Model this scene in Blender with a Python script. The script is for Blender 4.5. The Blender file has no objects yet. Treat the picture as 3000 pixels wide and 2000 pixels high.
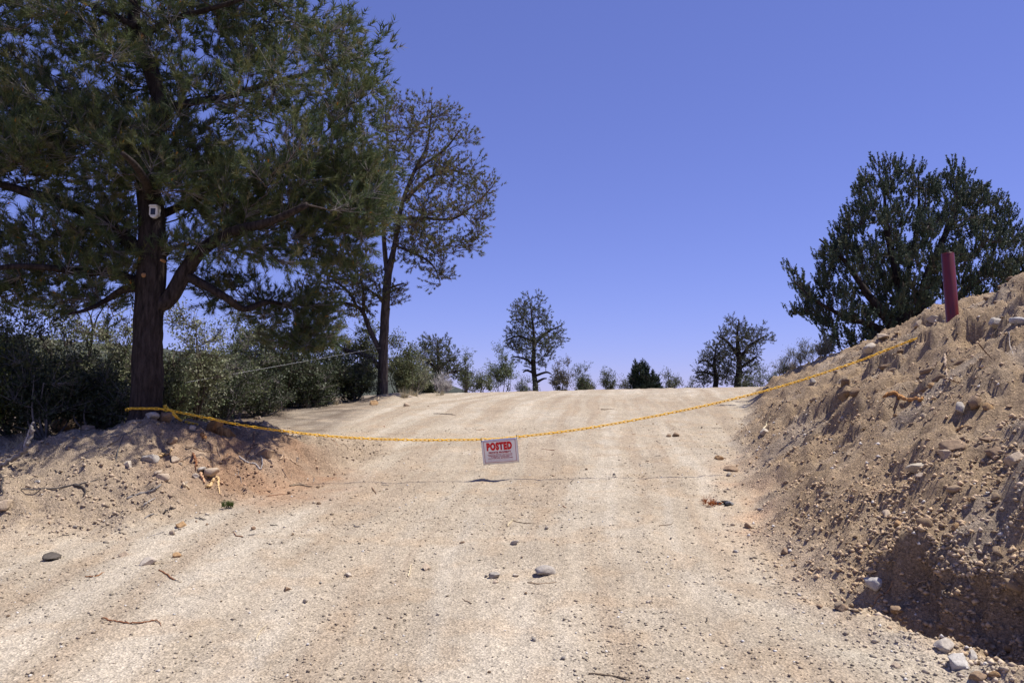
import bpy, math, random
import numpy as np
from mathutils import Vector, Matrix
rng = np.random.default_rng(7)
random.seed(7)
sc = bpy.context.scene
COL = sc.collection
R = math.radians

# ---------------------------------------------------------------- camera
PITCH = R(4.0)
FPX = 2333.0                      # focal length in pixels of the 3000 px wide photograph (28 mm lens)
cam = bpy.data.cameras.new('camera'); cam.lens = 28.0; cam.sensor_width = 36.0
cam.clip_start = 0.05; cam.clip_end = 5000
camo = bpy.data.objects.new('camera', cam); COL.objects.link(camo)
camo.location = (0, 0, 0); camo.rotation_euler = (R(90) + PITCH, 0, 0)
sc.camera = camo

# ---------------------------------------------------------------- sky and sun
SUN_EL, SUN_AZ = 64.0, 86.0       # azimuth clockwise from +y (the viewing direction is +y)
w = bpy.data.worlds.new('World'); sc.world = w; w.use_nodes = True
nt = w.node_tree; bg = nt.nodes['Background']
sky = nt.nodes.new('ShaderNodeTexSky'); sky.sky_type = 'NISHITA'; sky.sun_disc = False
sky.sun_elevation = R(SUN_EL); sky.sun_rotation = R(SUN_AZ)
sky.altitude = 1500; sky.air_density = 1.0; sky.dust_density = 0.0; sky.ozone_density = 4.0
tint = nt.nodes.new('ShaderNodeMix'); tint.data_type = 'RGBA'; tint.blend_type = 'MULTIPLY'
tint.inputs[0].default_value = 1.0
tint.inputs[7].default_value = (1.05, 0.985, 1.79, 1)   # the camera's violet-leaning white balance, the same in every direction
soft = nt.nodes.new('ShaderNodeGamma'); soft.inputs[1].default_value = 0.72      # the camera's softer contrast for the sky
nt.links.new(sky.outputs[0], soft.inputs[0]); nt.links.new(soft.outputs[0], tint.inputs[6]); nt.links.new(tint.outputs[2], bg.inputs[0])
bg.inputs[1].default_value = 0.094
sun = bpy.data.lights.new('sun', 'SUN'); sun.energy = 4.8; sun.angle = R(0.53); sun.color = (1.0, 0.955, 0.89)
suno = bpy.data.objects.new('sun', sun); COL.objects.link(suno)
sdir = Vector((math.sin(R(SUN_AZ)) * math.cos(R(SUN_EL)), math.cos(R(SUN_AZ)) * math.cos(R(SUN_EL)), math.sin(R(SUN_EL))))
suno.rotation_euler = sdir.to_track_quat('Z', 'Y').to_euler(); suno.location = (20, 5, 40)
sc.view_settings.view_transform = 'Standard'; sc.view_settings.look = 'None'
sc.view_settings.exposure = 0.45; sc.view_settings.gamma = 1.0
sc.view_settings.use_curve_mapping = False
sc.cycles.max_bounces = 6; sc.cycles.diffuse_bounces = 3; sc.cycles.transparent_max_bounces = 6

# ---------------------------------------------------------------- helpers: pixels, noise, meshes
def P(px, py, d):
    """World point seen at photo pixel (px, py), at distance d along y."""
    u, v = (px - 1500) / FPX, (1000 - py) / FPX
    c, s = math.cos(PITCH), math.sin(PITCH)
    r = np.array([u, c - s * v, s + c * v])
    return r * (d / r[1])

def _hash(ix, iy, seed):
    h = (ix.astype(np.int64) * 374761393 + iy.astype(np.int64) * 668265263 + seed * 974634777) & 0x7fffffff
    h = ((h ^ (h >> 13)) * 1274126177) & 0x7fffffff
    return (h ^ (h >> 16)) & 0xffff
def perlin(x, y, seed=0):
    x = np.asarray(x, float); y = np.asarray(y, float)
    x0 = np.floor(x); y0 = np.floor(y); fx = x - x0; fy = y - y0
    u = fx * fx * fx * (fx * (fx * 6 - 15) + 10); v = fy * fy * fy * (fy * (fy * 6 - 15) + 10)
    def g(dx, dy):
        a = _hash(x0 + dx, y0 + dy, seed) * (2 * math.pi / 65536)
        return np.cos(a) * (fx - dx) + np.sin(a) * (fy - dy)
    n0 = g(0, 0) * (1 - u) + g(1, 0) * u
    n1 = g(0, 1) * (1 - u) + g(1, 1) * u
    return (n0 * (1 - v) + n1 * v) * 1.5
def fbm(x, y, seed=0, octv=3, gain=0.5):
    s = 0; a = 1.0
    for i in range(octv):
        s = s + a * perlin(x * 2 ** i, y * 2 ** i, seed + 17 * i); a *= gain
    return s
def sstep(a, b, x):
    t = np.clip((x - a) / (b - a), 0, 1); return t * t * (3 - 2 * t)

def mesh_np(name, verts, faces, mat, parent=None, cols=None, smooth=False, mats=None, fmat=None):
    """One mesh object from arrays; faces (n,3) or (n,4), or a list of such arrays; cols = colour per vertex."""
    if not isinstance(faces, list): faces = [faces]
    faces = [np.asarray(f, np.int32) for f in faces if len(f)]
    me = bpy.data.meshes.new(name)
    verts = np.asarray(verts, np.float32)
    me.vertices.add(len(verts)); me.vertices.foreach_set('co', verts.ravel())
    nl = sum(f.size for f in faces); nf = sum(len(f) for f in faces)
    me.loops.add(nl); me.loops.foreach_set('vertex_index', np.concatenate([f.ravel() for f in faces]))
    tot = np.concatenate([np.full(len(f), f.shape[1], np.int32) for f in faces])
    st = np.concatenate([[0], np.cumsum(tot)[:-1]]).astype(np.int32)
    me.polygons.add(nf); me.polygons.foreach_set('loop_start', st)
    me.polygons.foreach_set('loop_total', tot)
    if smooth: me.polygons.foreach_set('use_smooth', np.ones(nf, bool))
    if cols is not None:
        at = me.attributes.new('Col', 'FLOAT_COLOR', 'POINT')
        c4 = np.ones((len(verts), 4), np.float32); c4[:, :cols.shape[1] if hasattr(cols, 'shape') else 3] = cols
        at.data.foreach_set('color', c4.ravel())
    me.update(); me.validate()
    if mat: me.materials.append(mat)
    o = bpy.data.objects.new(name, me); COL.objects.link(o)
    if parent: o.parent = parent
    return o
def tag(o, label, cat, group=None, kind=None):
    if label: o['label'] = label
    if cat: o['category'] = cat
    if group: o['group'] = group
    if kind: o['kind'] = kind
    return o
def empty(name, label, cat, loc=(0, 0, 0), group=None):
    o = bpy.data.objects.new(name, None); COL.objects.link(o); o.empty_display_size = 0.1
    o.location = loc
    return tag(o, label, cat, group)
def setpar(o, par):
    """parent a world-space mesh under an Empty that stands at the thing's base"""
    o.parent = par; o.location = -Vector(par.location)

# ---------------------------------------------------------------- materials
def mat(name):
    m = bpy.data.materials.new(name); m.use_nodes = True
    return m, m.node_tree, m.node_tree.nodes['Principled BSDF']
def nd(t, typ, **kw):
    n = t.nodes.new(typ)
    for k, v in kw.items(): setattr(n, k, v)
    return n
def lk(t, a, b): t.links.new(a, b)
def mul_noise(t, col_out, scale, lo, hi, detail=4, coord=None, rough=0.6):
    """multiply a colour by noise between lo and hi"""
    n = nd(t, 'ShaderNodeTexNoise'); n.inputs['Scale'].default_value = scale; n.inputs['Detail'].default_value = detail
    n.inputs['Roughness'].default_value = rough
    if coord: lk(t, coord, n.inputs['Vector'])
    mr = nd(t, 'ShaderNodeMapRange'); mr.inputs[1].default_value = .3; mr.inputs[2].default_value = .7
    mr.inputs[3].default_value = lo; mr.inputs[4].default_value = hi
    lk(t, n.outputs[0], mr.inputs[0])
    mx = nd(t, 'ShaderNodeMix', data_type='RGBA', blend_type='MULTIPLY'); mx.inputs[0].default_value = 1
    lk(t, col_out, mx.inputs[6]); lk(t, mr.outputs[0], mx.inputs[7])
    return mx.outputs[2]
def soil_material():
    m, t, b = mat('soil')
    at = nd(t, 'ShaderNodeAttribute', attribute_name='Col')
    tc = nd(t, 'ShaderNodeTexCoord')
    c = mul_noise(t, at.outputs[0], 1.3, .9, 1.1, 4, tc.outputs['Object'])
    c = mul_noise(t, c, 14, .86, 1.13, 6, tc.outputs['Object'], .7)
    vs = []
    for sc_, lo, hi in ((75, .74, 1.18), (160, .72, 1.2)):
        v = nd(t, 'ShaderNodeTexVoronoi'); v.inputs['Scale'].default_value = sc_; lk(t, tc.outputs['Object'], v.inputs['Vector'])
        sp = nd(t, 'ShaderNodeSeparateColor'); lk(t, v.outputs['Color'], sp.inputs[0])
        mr = nd(t, 'ShaderNodeMapRange'); mr.inputs[3].default_value = lo; mr.inputs[4].default_value = hi
        lk(t, sp.outputs[0], mr.inputs[0])
        mx = nd(t, 'ShaderNodeMix', data_type='RGBA', blend_type='MULTIPLY'); mx.inputs[0].default_value = 1
        lk(t, c, mx.inputs[6]); lk(t, mr.outputs[0], mx.inputs[7]); c = mx.outputs[2]
        vs.append(v)
    lk(t, c, b.inputs['Base Color']); b.inputs['Roughness'].default_value = .95
    b.inputs['Specular IOR Level'].default_value = .1
    n = nd(t, 'ShaderNodeTexNoise'); n.inputs['Scale'].default_value = 45; n.inputs['Detail'].default_value = 5; n.inputs['Roughness'].default_value = .7
    lk(t, tc.outputs['Object'], n.inputs['Vector'])
    ma = nd(t, 'ShaderNodeMath', operation='ADD'); lk(t, n.outputs[0], ma.inputs[0]); lk(t, vs[0].outputs['Distance'], ma.inputs[1])
    bp = nd(t, 'ShaderNodeBump'); bp.inputs['Strength'].default_value = .6; bp.inputs['Distance'].default_value = .011
    lk(t, ma.outputs[0], bp.inputs['Height'])
    n2 = nd(t, 'ShaderNodeTexNoise'); n2.inputs['Scale'].default_value = 17; n2.inputs['Detail'].default_value = 8; n2.inputs['Roughness'].default_value = .75
    lk(t, tc.outputs['Object'], n2.inputs['Vector'])
    b2 = nd(t, 'ShaderNodeBump'); b2.inputs['Distance'].default_value = .045      # cloddy soil: the coarseness stored with the soil colour
    lk(t, at.outputs['Alpha'], b2.inputs['Strength']); lk(t, n2.outputs[0], b2.inputs['Height']); lk(t, bp.outputs[0], b2.inputs['Normal'])
    lk(t, b2.outputs[0], b.inputs['Normal'])
    return m
def stone_material(name, rough=.9, scale=18, bump=.006):
    m, t, b = mat(name)
    at = nd(t, 'ShaderNodeAttribute', attribute_name='Col')
    tc = nd(t, 'ShaderNodeTexCoord')
    c = mul_noise(t, at.outputs[0], scale, .72, 1.25, 6, tc.outputs['Object'], .7)
    c = mul_noise(t, c, scale * 8, .85, 1.15, 3, tc.outputs['Object'])
    lk(t, c, b.inputs['Base Color']); b.inputs['Roughness'].default_value = rough
    b.inputs['Specular IOR Level'].default_value = .2
    n = nd(t, 'ShaderNodeTexNoise'); n.inputs['Scale'].default_value = scale * 3; n.inputs['Detail'].default_value = 6
    lk(t, tc.outputs['Object'], n.inputs['Vector'])
    bp = nd(t, 'ShaderNodeBump'); bp.inputs['Strength'].default_value = .8; bp.inputs['Distance'].default_value = bump
    lk(t, n.outputs[0], bp.inputs['Height']); lk(t, bp.outputs[0], b.inputs['Normal'])
    return m
def plain_attr(name, rough=.9):
    m, t, b = mat(name)
    at = nd(t, 'ShaderNodeAttribute', attribute_name='Col')
    lk(t, at.outputs[0], b.inputs['Base Color']); b.inputs['Roughness'].default_value = rough
    b.inputs['Specular IOR Level'].default_value = .15
    return m
def bark_material(name, dark, light, zs=1.0):
    m, t, b = mat(name)
    tc = nd(t, 'ShaderNodeTexCoord'); mp = nd(t, 'ShaderNodeMapping'); mp.inputs['Scale'].default_value = (26 * zs, 26 * zs, 5 * zs)
    lk(t, tc.outputs['Object'], mp.inputs['Vector'])
    n = nd(t, 'ShaderNodeTexNoise'); n.inputs['Scale'].default_value = 1; n.inputs['Detail'].default_value = 6; n.inputs['Roughness'].default_value = .7
    lk(t, mp.outputs[0], n.inputs['Vector'])
    cr = nd(t, 'ShaderNodeValToRGB'); cr.color_ramp.elements[0].position = .35; cr.color_ramp.elements[1].position = .68
    cr.color_ramp.elements[0].color = (*dark, 1); cr.color_ramp.elements[1].color = (*light, 1)
    lk(t, n.outputs[0], cr.inputs[0]); lk(t, cr.outputs[0], b.inputs['Base Color'])
    b.inputs['Roughness'].default_value = .95; b.inputs['Specular IOR Level'].default_value = .15
    bp = nd(t, 'ShaderNodeBump'); bp.inputs['Strength'].default_value = 1; bp.inputs['Distance'].default_value = .02
    lk(t, n.outputs[0], bp.inputs['Height']); lk(t, bp.outputs[0], b.inputs['Normal'])
    return m
def leaf_material(name, trans=.25, rough=.5, spec=.35):
    m, t, b = mat(name)
    at = nd(t, 'ShaderNodeAttribute', attribute_name='Col')
    lk(t, at.outputs[0], b.inputs['Base Color']); b.inputs['Roughness'].default_value = rough
    b.inputs['Specular IOR Level'].default_value = spec
    tr = nd(t, 'ShaderNodeBsdfTranslucent'); lk(t, at.outputs[0], tr.inputs[0])
    mx = nd(t, 'ShaderNodeMixShader'); mx.inputs[0].default_value = trans
    lk(t, b.outputs[0], mx.inputs[1]); lk(t, tr.outputs[0], mx.inputs[2])
    lk(t, mx.outputs[0], t.nodes['Material Output'].inputs[0])
    return m
def flat_mat(name, col, rough=.5, spec=.4, nscale=40, amp=.1, bump=0, metallic=0):
    m, t, b = mat(name)
    tc = nd(t, 'ShaderNodeTexCoord'); rgb = nd(t, 'ShaderNodeRGB'); rgb.outputs[0].default_value = (*col, 1)
    c = mul_noise(t, rgb.outputs[0], nscale, 1 - amp, 1 + amp, 5, tc.outputs['Object'])
    lk(t, c, b.inputs['Base Color']); b.inputs['Roughness'].default_value = rough
    b.inputs['Specular IOR Level'].default_value = spec; b.inputs['Metallic'].default_value = metallic
    if bump:
        n = nd(t, 'ShaderNodeTexNoise'); n.inputs['Scale'].default_value = nscale * 2; lk(t, tc.outputs['Object'], n.inputs['Vector'])
        bp = nd(t, 'ShaderNodeBump'); bp.inputs['Distance'].default_value = bump; lk(t, n.outputs[0], bp.inputs['Height']); lk(t, bp.outputs[0], b.inputs['Normal'])
    return m
M_SOIL = soil_material()
M_STONE = stone_material('stone')
M_PEB = plain_attr('pebble')
M_WOOD = stone_material('weathered_wood', .85, 30, .004)
M_BARK = bark_material('pine_bark', (.012, .009, .008), (.062, .048, .043))
M_BARK2 = bark_material('grey_bark', (.03, .024, .02), (.13, .105, .09))
M_TWIG = flat_mat('twig', (.085, .066, .055), .9, .15, 30, .3)
M_TWIGP = flat_mat('pale_twig', (.2, .18, .165), .9, .15, 30, .3)
M_NEEDLE = leaf_material('pine_needle', .25, .6, .22)
M_LEAF = leaf_material('scrub_leaf', .25, .5, .3)
M_JUN = leaf_material('juniper_leaf', .15, .6, .25)
# ---------------------------------------------------------------- the terrain as a height function
_yt = np.arange(-400, 900, .02)
_zt = np.interp(_yt, [-400, 0, 3.8, 8.6, 12.5, 17, 24, 27, 34, 60, 150, 400, 900],
                [-40, -1.75, -1.37, -.90, -.48, -.11, .17, .16, -.1, -2.5, -9, -18, -30])
def _smooth(a, n):
    k = np.hanning(n); k /= k.sum(); pad = np.pad(a, n // 2, mode='edge'); return np.convolve(pad, k, 'same')[n // 2:n // 2 + len(a)]
_zt = _smooth(_zt, 121)
def road_z(y): return np.interp(y, _yt, _zt)
TOE_Y = [-5, 2.7, 3.83, 4.77, 5.47, 6.5, 8.7, 11.6, 15.9, 22, 40]
TOE_X = [2.4, 2.25, 2.10, 1.94, 1.93, 1.95, 2.42, 3.18, 4.6, 6.9, 14]
BH_Y = [-5, 4, 6, 9, 11, 14, 18, 22, 27]
BH_H = [2.6, 2.6, 2.5, 2.35, 1.98, 1.4, .8, .14, 0]
FACE_Y = [-5, 2.7, 3.6, 4.2, 4.75, 5.2]
FACE_X = [3.5, 3.1, 2.75, 2.52, 2.3, 2.22]
FACE_S = [.5, .5, .44, .34, .2, 0.]
def bank_t(x, y):
    wob = .16 * perlin(y * .9, x * .1, 5) + .08 * perlin(y * 2.6, x * .2, 6)
    return x - np.interp(y, TOE_Y, TOE_X) + wob
def face_u(x, y):
    wob = .20 * perlin(y * 2.2, y * 0 + 3.3, 8) + .09 * perlin(y * 6, x * 2, 9) + .04 * perlin(y * 15, x * 8, 10)
    return x - np.interp(y, FACE_Y, FACE_X) + wob
def base_z(x, y):
    x = np.asarray(x, float); y = np.asarray(y, float)
    z = road_z(y)
    far = sstep(10, 24, y)
    z = z + far * np.clip(.026 * x - .0011 * x * x, -.6, .2) * np.exp(-np.maximum(np.abs(x) - 14, 0) / 20)
    # right bank
    near = sstep(5.35, 4.7, y)
    t = bank_t(x, y) ; H = np.interp(y, BH_Y, BH_H)
    t = t - near * np.maximum(np.interp(y, FACE_Y, FACE_X) - np.interp(y, TOE_Y, TOE_X), 0)
    tp = np.maximum(t, 0)
    raw = .70 * (np.sqrt(tp * tp + .02) - .141)
    raw = np.where(t > 0, raw, 0)
    k = .28
    hb = -k * np.log(np.exp(-raw / k) + np.exp(-np.maximum(H, 1e-3) / k)) ; hb0 = -k * np.log(1 + np.exp(-np.maximum(H, 1e-3) / k))
    hb = np.maximum(hb - hb0 * np.exp(-raw / .3), 0)
    hb = hb + .05 * np.clip(t - 4, 0, 12) * (H > .1) * sstep(0, .6, H)
    z = z + hb
    # the vertical cut at the near end of the bank
    fu = face_u(x, y); S = np.interp(y, FACE_Y, FACE_S) * (1 + .45 * perlin(x * 2.5, y * 3, 11) + .25 * perlin(x * 7, y * 8, 13))
    z = z + near * .10 * sstep(-.7, -.1, fu)
    z = z + S * (sstep(0, .16, fu) * .8 + .2 * sstep(.05, .5, fu))
    z = z - near * .16 * np.exp(-((fu + .14) / .16) ** 2)
    # hollow left of the post mound and the lump below the post
    z = z + .16 * np.exp(-((x - 4.55) ** 2 / .12 + (y - 8.45) ** 2 / .25)) - .20 * np.exp(-((x - 4.75) ** 2 / .06 + (y - 8.0) ** 2 / .03))
    z = z - .10 * np.exp(-((x - 4.3) ** 2 / .2 + (y - 8.95) ** 2 / .015)) - .14 * np.exp(-((x - 5.0) ** 2 / .05 + (y - 7.3) ** 2 / .04))
    z = z - .13 * np.exp(-((x - 4.98) ** 2 / .06 + (y - 8.85) ** 2 / .08))      # soil scraped away in front of the post
    # left mound round the pine
    A = np.interp(x, [-30, -8, -5.1, -4.3, -3.85, -3.1, -2.6, -2.1, -1.6], [.3, .34, .38, .48, .56, .45, .36, .20, .02])
    yf = np.interp(x, [-8, -4.2, -3.2, -2.6, -2.24, -1.9], [6.0, 6.1, 6.5, 7.5, 8.6, 9.9]) + .15 * perlin(x * 1.3, x * 0 + .7, 12)
    yb = np.interp(x, [-8, -5.1, -3.9, -3.1, -2.6, -2.1, -1.6], [8.4, 8.2, 8.2, 8.35, 8.85, 9.4, 9.9])
    yb = np.maximum(yb, yf + .6)
    s = np.clip((y - yf) / (yb - yf), 0, 1)
    red = np.exp(-((x + 2.75) / .75) ** 2)                       # the dug red face is steep at the top
    prof = s * s * (3 - 2 * s) * (1 - red) + (s ** 2.2) * red
    z = z + A * prof * sstep(11.8, 9.0, y)
    z = z + .09 * np.exp(-((x + 3.9) ** 2 + (y - 8.35) ** 2) / .35)
    # small mound at the foot of the second pine
    z = z + .20 * np.exp(-((x + 2.75) ** 2 / .5 + (y - 18.6) ** 2 / 1.2))
    return z
def rough_mask(x, y):
    t = bank_t(x, y)
    bank = sstep(-.1, .5, t) * sstep(28, 20, y)
    yf = np.interp(x, [-8, -4.2, -3.2, -2.6, -2.24, -1.9], [6.4, 6.5, 6.8, 7.7, 8.7, 9.9])
    mound = sstep(-1.4, -2.0, x) * sstep(-.5, .3, y - yf) * sstep(12.5, 9.8, y)
    return bank, mound
def track_x(x, y): return x - 2.6 * np.maximum(y / 24, 0) ** 1.6 + .15 * perlin(y * .25, y * 0 + 9, 38)
def height(x, y, fine=True):
    x = np.asarray(x, float); y = np.asarray(y, float)
    z = base_z(x, y)
    bank, mound = rough_mask(x, y)
    road = 1 - np.maximum(bank, mound)
    z = z + .05 * perlin(x * .35, y * .35, 20) * (1 - .4 * road) * sstep(40, 20, y)
    # bank: runnels down the slope, lumps, rubble
    q = y + .25 * x + .2 * perlin(x * .8, y * .8, 31)
    run = perlin(x * .45, q * 2.6, 32); run2 = perlin(x * .9, q * 6.5, 33)
    lump = fbm(x * 1.7, y * 1.7, 34, 2); cl = fbm(x * 5.5, y * 5.5, 35, 2)
    z = z + bank * (.055 * run + .018 * run2 + .075 * lump + .075 * np.maximum(cl - .1, 0) * (0.6 + lump))
    up_ = np.exp(-((x - 4.5) / 1.3) ** 2 - ((y - 8.2) / 2.0) ** 2)
    sca = fbm(x * 1.5 + 3, y * 1.5, 47, 3, .6)                      # ragged little scarps where the soil slumped
    z = z + bank * (.035 + .095 * up_) * (sstep(.06, .17, sca) + .6 * sstep(.30, .40, sca))
    z = z + mound * .035 * sstep(.1, .22, fbm(x * 2.1, y * 2.1, 48, 3, .6))
    z = z + mound * (.075 * fbm(x * 1.8, y * 1.8, 36, 3) + .05 * np.maximum(fbm(x * 6, y * 6, 37, 2) - .05, 0))
    # road: shallow wheel ruts winding up the hill
    xr = track_x(x, y)
    rut = np.exp(-((xr + .75) / .22) ** 2) + np.exp(-((xr - .95) / .22) ** 2) + .6 * np.exp(-((xr + 1.75) / .2) ** 2)
    z = z + road * (-.011 * rut + .012 * perlin(xr * 3.2, y * .22, 39) + .005 * perlin(xr * 11, y * .5, 42) + .009 * perlin(x * 4, y * 3.5, 40))
    if fine:
        fn = fbm(x * 13, y * 13, 41, 3, .6)
        amp = .006 * road + .021 * bank + .02 * mound
        z = z + amp * fn * sstep(40, 25, y) + .012 * np.maximum(bank, .7 * mound) * perlin(x * 29, y * 29, 46) * sstep(14, 9, y)
    return z
def lean_x(x, y, z):
    fu = face_u(x, y); nearm = sstep(5.25, 4.75, y) * sstep(1.5, 2.2, y)
    return nearm * (-.10 * np.exp(-((fu - .22) / .10) ** 2) * (1 + .8 * perlin(y * 5, z * 6, 61)) + .05 * np.exp(-((fu - .1) / .15) ** 2) * fbm(y * 9, z * 9, 62, 3))
def G(px, py, lift=0., dmin=2.2, dmax=45):
    """First point of the terrain on the ray through a photo pixel."""
    d = np.concatenate([np.arange(dmin, 12, .01), np.arange(12, dmax, .03)])
    u = P(px, py, 1.0)
    x, y, z = u[0] * d, d, u[2] * d
    below = z < height(x, y, False)
    i = int(np.argmax(below)) if below.any() else len(d) - 1
    xx, yy = float(x[i]), float(y[i])
    return np.array([xx, yy, float(height(np.array([xx]), np.array([yy]), False)[0]) + lift])
def gz(x, y): return float(height(np.array([x]), np.array([y]), False)[0])

# soil colours (what the soil is, not how it is lit)
C_ROAD = np.array([.40, .332, .243]); C_BANK = np.array([.395, .285, .178]); C_RED = np.array([.335, .212, .13])
C_PALE = np.array([.46, .40, .31]); C_ORANGE = np.array([.47, .31, .19]); C_LITTER = np.array([.15, .115, .085]); C_MOUND = np.array([.395, .305, .212])
C_GREY = np.array([.44, .41, .37])
def soil_col(x, y):
    bank, mound = rough_mask(x, y)
    n1 = fbm(x * .7, y * .7, 51, 3); n2 = fbm(x * 2.3, y * 2.3, 52, 3)
    c = np.ones(x.shape + (3,)) * C_ROAD
    def mix(m, colr):
        nonlocal c
        m = np.clip(m, 0, 1)[..., None]; c = c * (1 - m) + colr * m
    mix(.45 * sstep(.1, .6, n1), C_PALE)
    sx_ = track_x(x, y); stp = perlin(sx_ * 2.6 + .25 * n1, y * .16, 53); stf = perlin(sx_ * 8 + .3 * n1, y * .3, 54)
    mix(.6 * sstep(.02, .5, stp + .5 * stf), C_MOUND * .86)
    mix(.7 * sstep(.05, .6, -stp + .35 * stf), C_PALE * 1.05)
    mix(.30 * sstep(.1, .6, -n2), C_BANK)
    mix(bank, C_BANK)
    mix(bank * .45 * sstep(.05, .55, n2), C_MOUND)
    mix(bank * .25 * sstep(.15, .6, fbm(x * 1.4, y * 1.4, 55, 2)) , C_GREY)
    mix(mound, C_MOUND)
    red = np.exp(-((x + 2.6) / 1.0) ** 4 - ((y - 8.35) / .95) ** 4)
    mix(1.1 * red * (.75 + .5 * n2), C_RED)
    t = bank_t(x, y)
    mix(.5 * np.exp(-((t - .05) / .28) ** 2) * sstep(5, 6.5, y) * sstep(11, 9, y) * (.6 + n2), C_ORANGE)
    mix(.5 * np.exp(-((t + .30) / .2) ** 2) * sstep(5.9, 5.0, y) * (.8 + .8 * n2), C_PALE * np.array([.97, 1.0, 1.0]))
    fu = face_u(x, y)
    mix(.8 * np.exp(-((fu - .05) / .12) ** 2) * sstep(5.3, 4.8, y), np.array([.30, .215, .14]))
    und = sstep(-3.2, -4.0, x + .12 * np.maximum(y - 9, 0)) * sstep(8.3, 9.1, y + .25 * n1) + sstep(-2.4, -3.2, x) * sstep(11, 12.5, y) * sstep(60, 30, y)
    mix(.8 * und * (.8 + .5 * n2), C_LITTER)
    beyond = sstep(24, 29, y)
    mix(.7 * beyond * (.6 + n1), np.array([.20, .18, .11]))
    side = sstep(9, 13, x) + sstep(-9, -13, x)
    mix(.7 * side, np.array([.22, .19, .12]))
    return np.clip(c, .02, .8)

def graded(lo, hi, s0, grow, end):
    v = [lo]; 
    while v[-1] < hi: v.append(v[-1] + s0)
    st = s0
    while v[-1] < end: st *= grow; v.append(v[-1] + st)
    return v
xs_p = graded(0, 6.0, .031, 1.14, 700); xs_n = graded(0, 5.0, .036, 1.14, 700)
xs = np.array(sorted([-a for a in xs_n[1:]] + xs_p))
ys = [2.0]
while ys[-1] < 30: ys.append(ys[-1] + .0190 * (1 + max(ys[-1] - 4.5, 0) * .21))
st = ys[-1] - ys[-2]
while ys[-1] < 850: st *= 1.12; ys.append(ys[-1] + st)
st = .02; yn = [2.0]
while yn[-1] > -300: st *= 1.25; yn.append(yn[-1] - st)
ys = np.array(sorted(yn[1:] + ys))
GX, GY = np.meshgrid(xs, ys)
GZ = height(GX, GY)
# undercut the near cut face: its lip leans out over the foot
GXd = GX + lean_x(GX, GY, GZ)
nx, ny = len(xs), len(ys)
idx = np.arange(nx * ny).reshape(ny, nx)
quads = np.stack([idx[:-1, :-1], idx[:-1, 1:], idx[1:, 1:], idx[1:, :-1]], -1).reshape(-1, 4)
bk_, md_ = rough_mask(GX, GY)
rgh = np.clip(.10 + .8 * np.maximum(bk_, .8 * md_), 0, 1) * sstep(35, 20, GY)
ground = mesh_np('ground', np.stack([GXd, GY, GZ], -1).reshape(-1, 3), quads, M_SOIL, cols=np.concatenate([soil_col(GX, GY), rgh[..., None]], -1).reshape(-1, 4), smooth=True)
ground['kind'] = 'structure'
print('ground quads', len(quads))

# far brushy ridge seen between the shrubs
hx = np.linspace(-520, 520, 240); hy = np.linspace(300, 640, 60)
HX, HY = np.meshgrid(hx, hy)
prof = np.interp(HX, [-520, -330, -255, -215, -150, -100, -60, 0, 200, 520], [32, 36, 33, 30, 23, 19, 14, -6, -14, -20])
HZ = -22 + (prof + 22) * np.exp(-((HY - 430) / 80) ** 2) + 2.2 * fbm(HX * .02, HY * .02, 71, 4) + 1.0 * np.abs(perlin(HX * .16, HY * .12, 72))
hc = np.ones(HX.shape + (3,)) * np.array([.05, .056, .043]) * (1 + .35 * fbm(HX * .06, HY * .06, 73, 3))[..., None]
hi = np.arange(HX.size).reshape(HX.shape)
hq = np.stack([hi[:-1, :-1], hi[:-1, 1:], hi[1:, 1:], hi[1:, :-1]], -1).reshape(-1, 4)
hill = mesh_np('hill', np.stack([HX, HY, HZ], -1).reshape(-1, 3), hq, stone_material('far_brush', .95, .15, .3), cols=np.clip(hc, .02, 1).reshape(-1, 3), smooth=True)
hill['kind'] = 'structure'
# ---------------------------------------------------------------- plants
def nrm(v): return v / np.maximum(np.linalg.norm(v, axis=-1, keepdims=True), 1e-9)
def catmull(pts, n):
    p = np.asarray(pts, float)
    if len(p) == 2: return p[0] + (p[1] - p[0]) * np.linspace(0, 1, n)[:, None]
    p = np.vstack([2 * p[0] - p[1], p, 2 * p[-1] - p[-2]]); m = len(p) - 3
    t = np.linspace(0, m, n); i = np.minimum(t.astype(int), m - 1); f = (t - i)[:, None]
    a, b, c, d = p[i], p[i + 1], p[i + 2], p[i + 3]
    return .5 * (2 * b + (c - a) * f + (2 * a - 5 * b + 4 * c - d) * f ** 2 + (3 * b - a - 3 * c + d) * f ** 3)
def tubes(PT, RD, sides=4):
    """many tubes at once: PT (n,k,3), RD (n,k) -> verts, quads"""
    n, k, _ = PT.shape
    T = nrm(np.gradient(PT, axis=1))
    ref = np.tile(np.array([.31, .83, .46]), (n, k, 1))
    ref = np.where(np.abs((T * ref).sum(-1, keepdims=True)) > .9, np.array([.9, -.2, .1]), ref)
    A = nrm(np.cross(T, ref)); B = np.cross(T, A)
    a = np.arange(sides) * 2 * math.pi / sides
    V = PT[:, :, None] + RD[:, :, None, None] * (np.cos(a)[:, None] * A[:, :, None] + np.sin(a)[:, None] * B[:, :, None])
    ix = np.arange(n * k * sides).reshape(n, k, sides); nx_ = np.roll(ix, -1, 2)
    Q = np.stack([ix[:, :-1], nx_[:, :-1], nx_[:, 1:], ix[:, 1:]], -1).reshape(-1, 4)
    return V.reshape(-1, 3), Q
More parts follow.
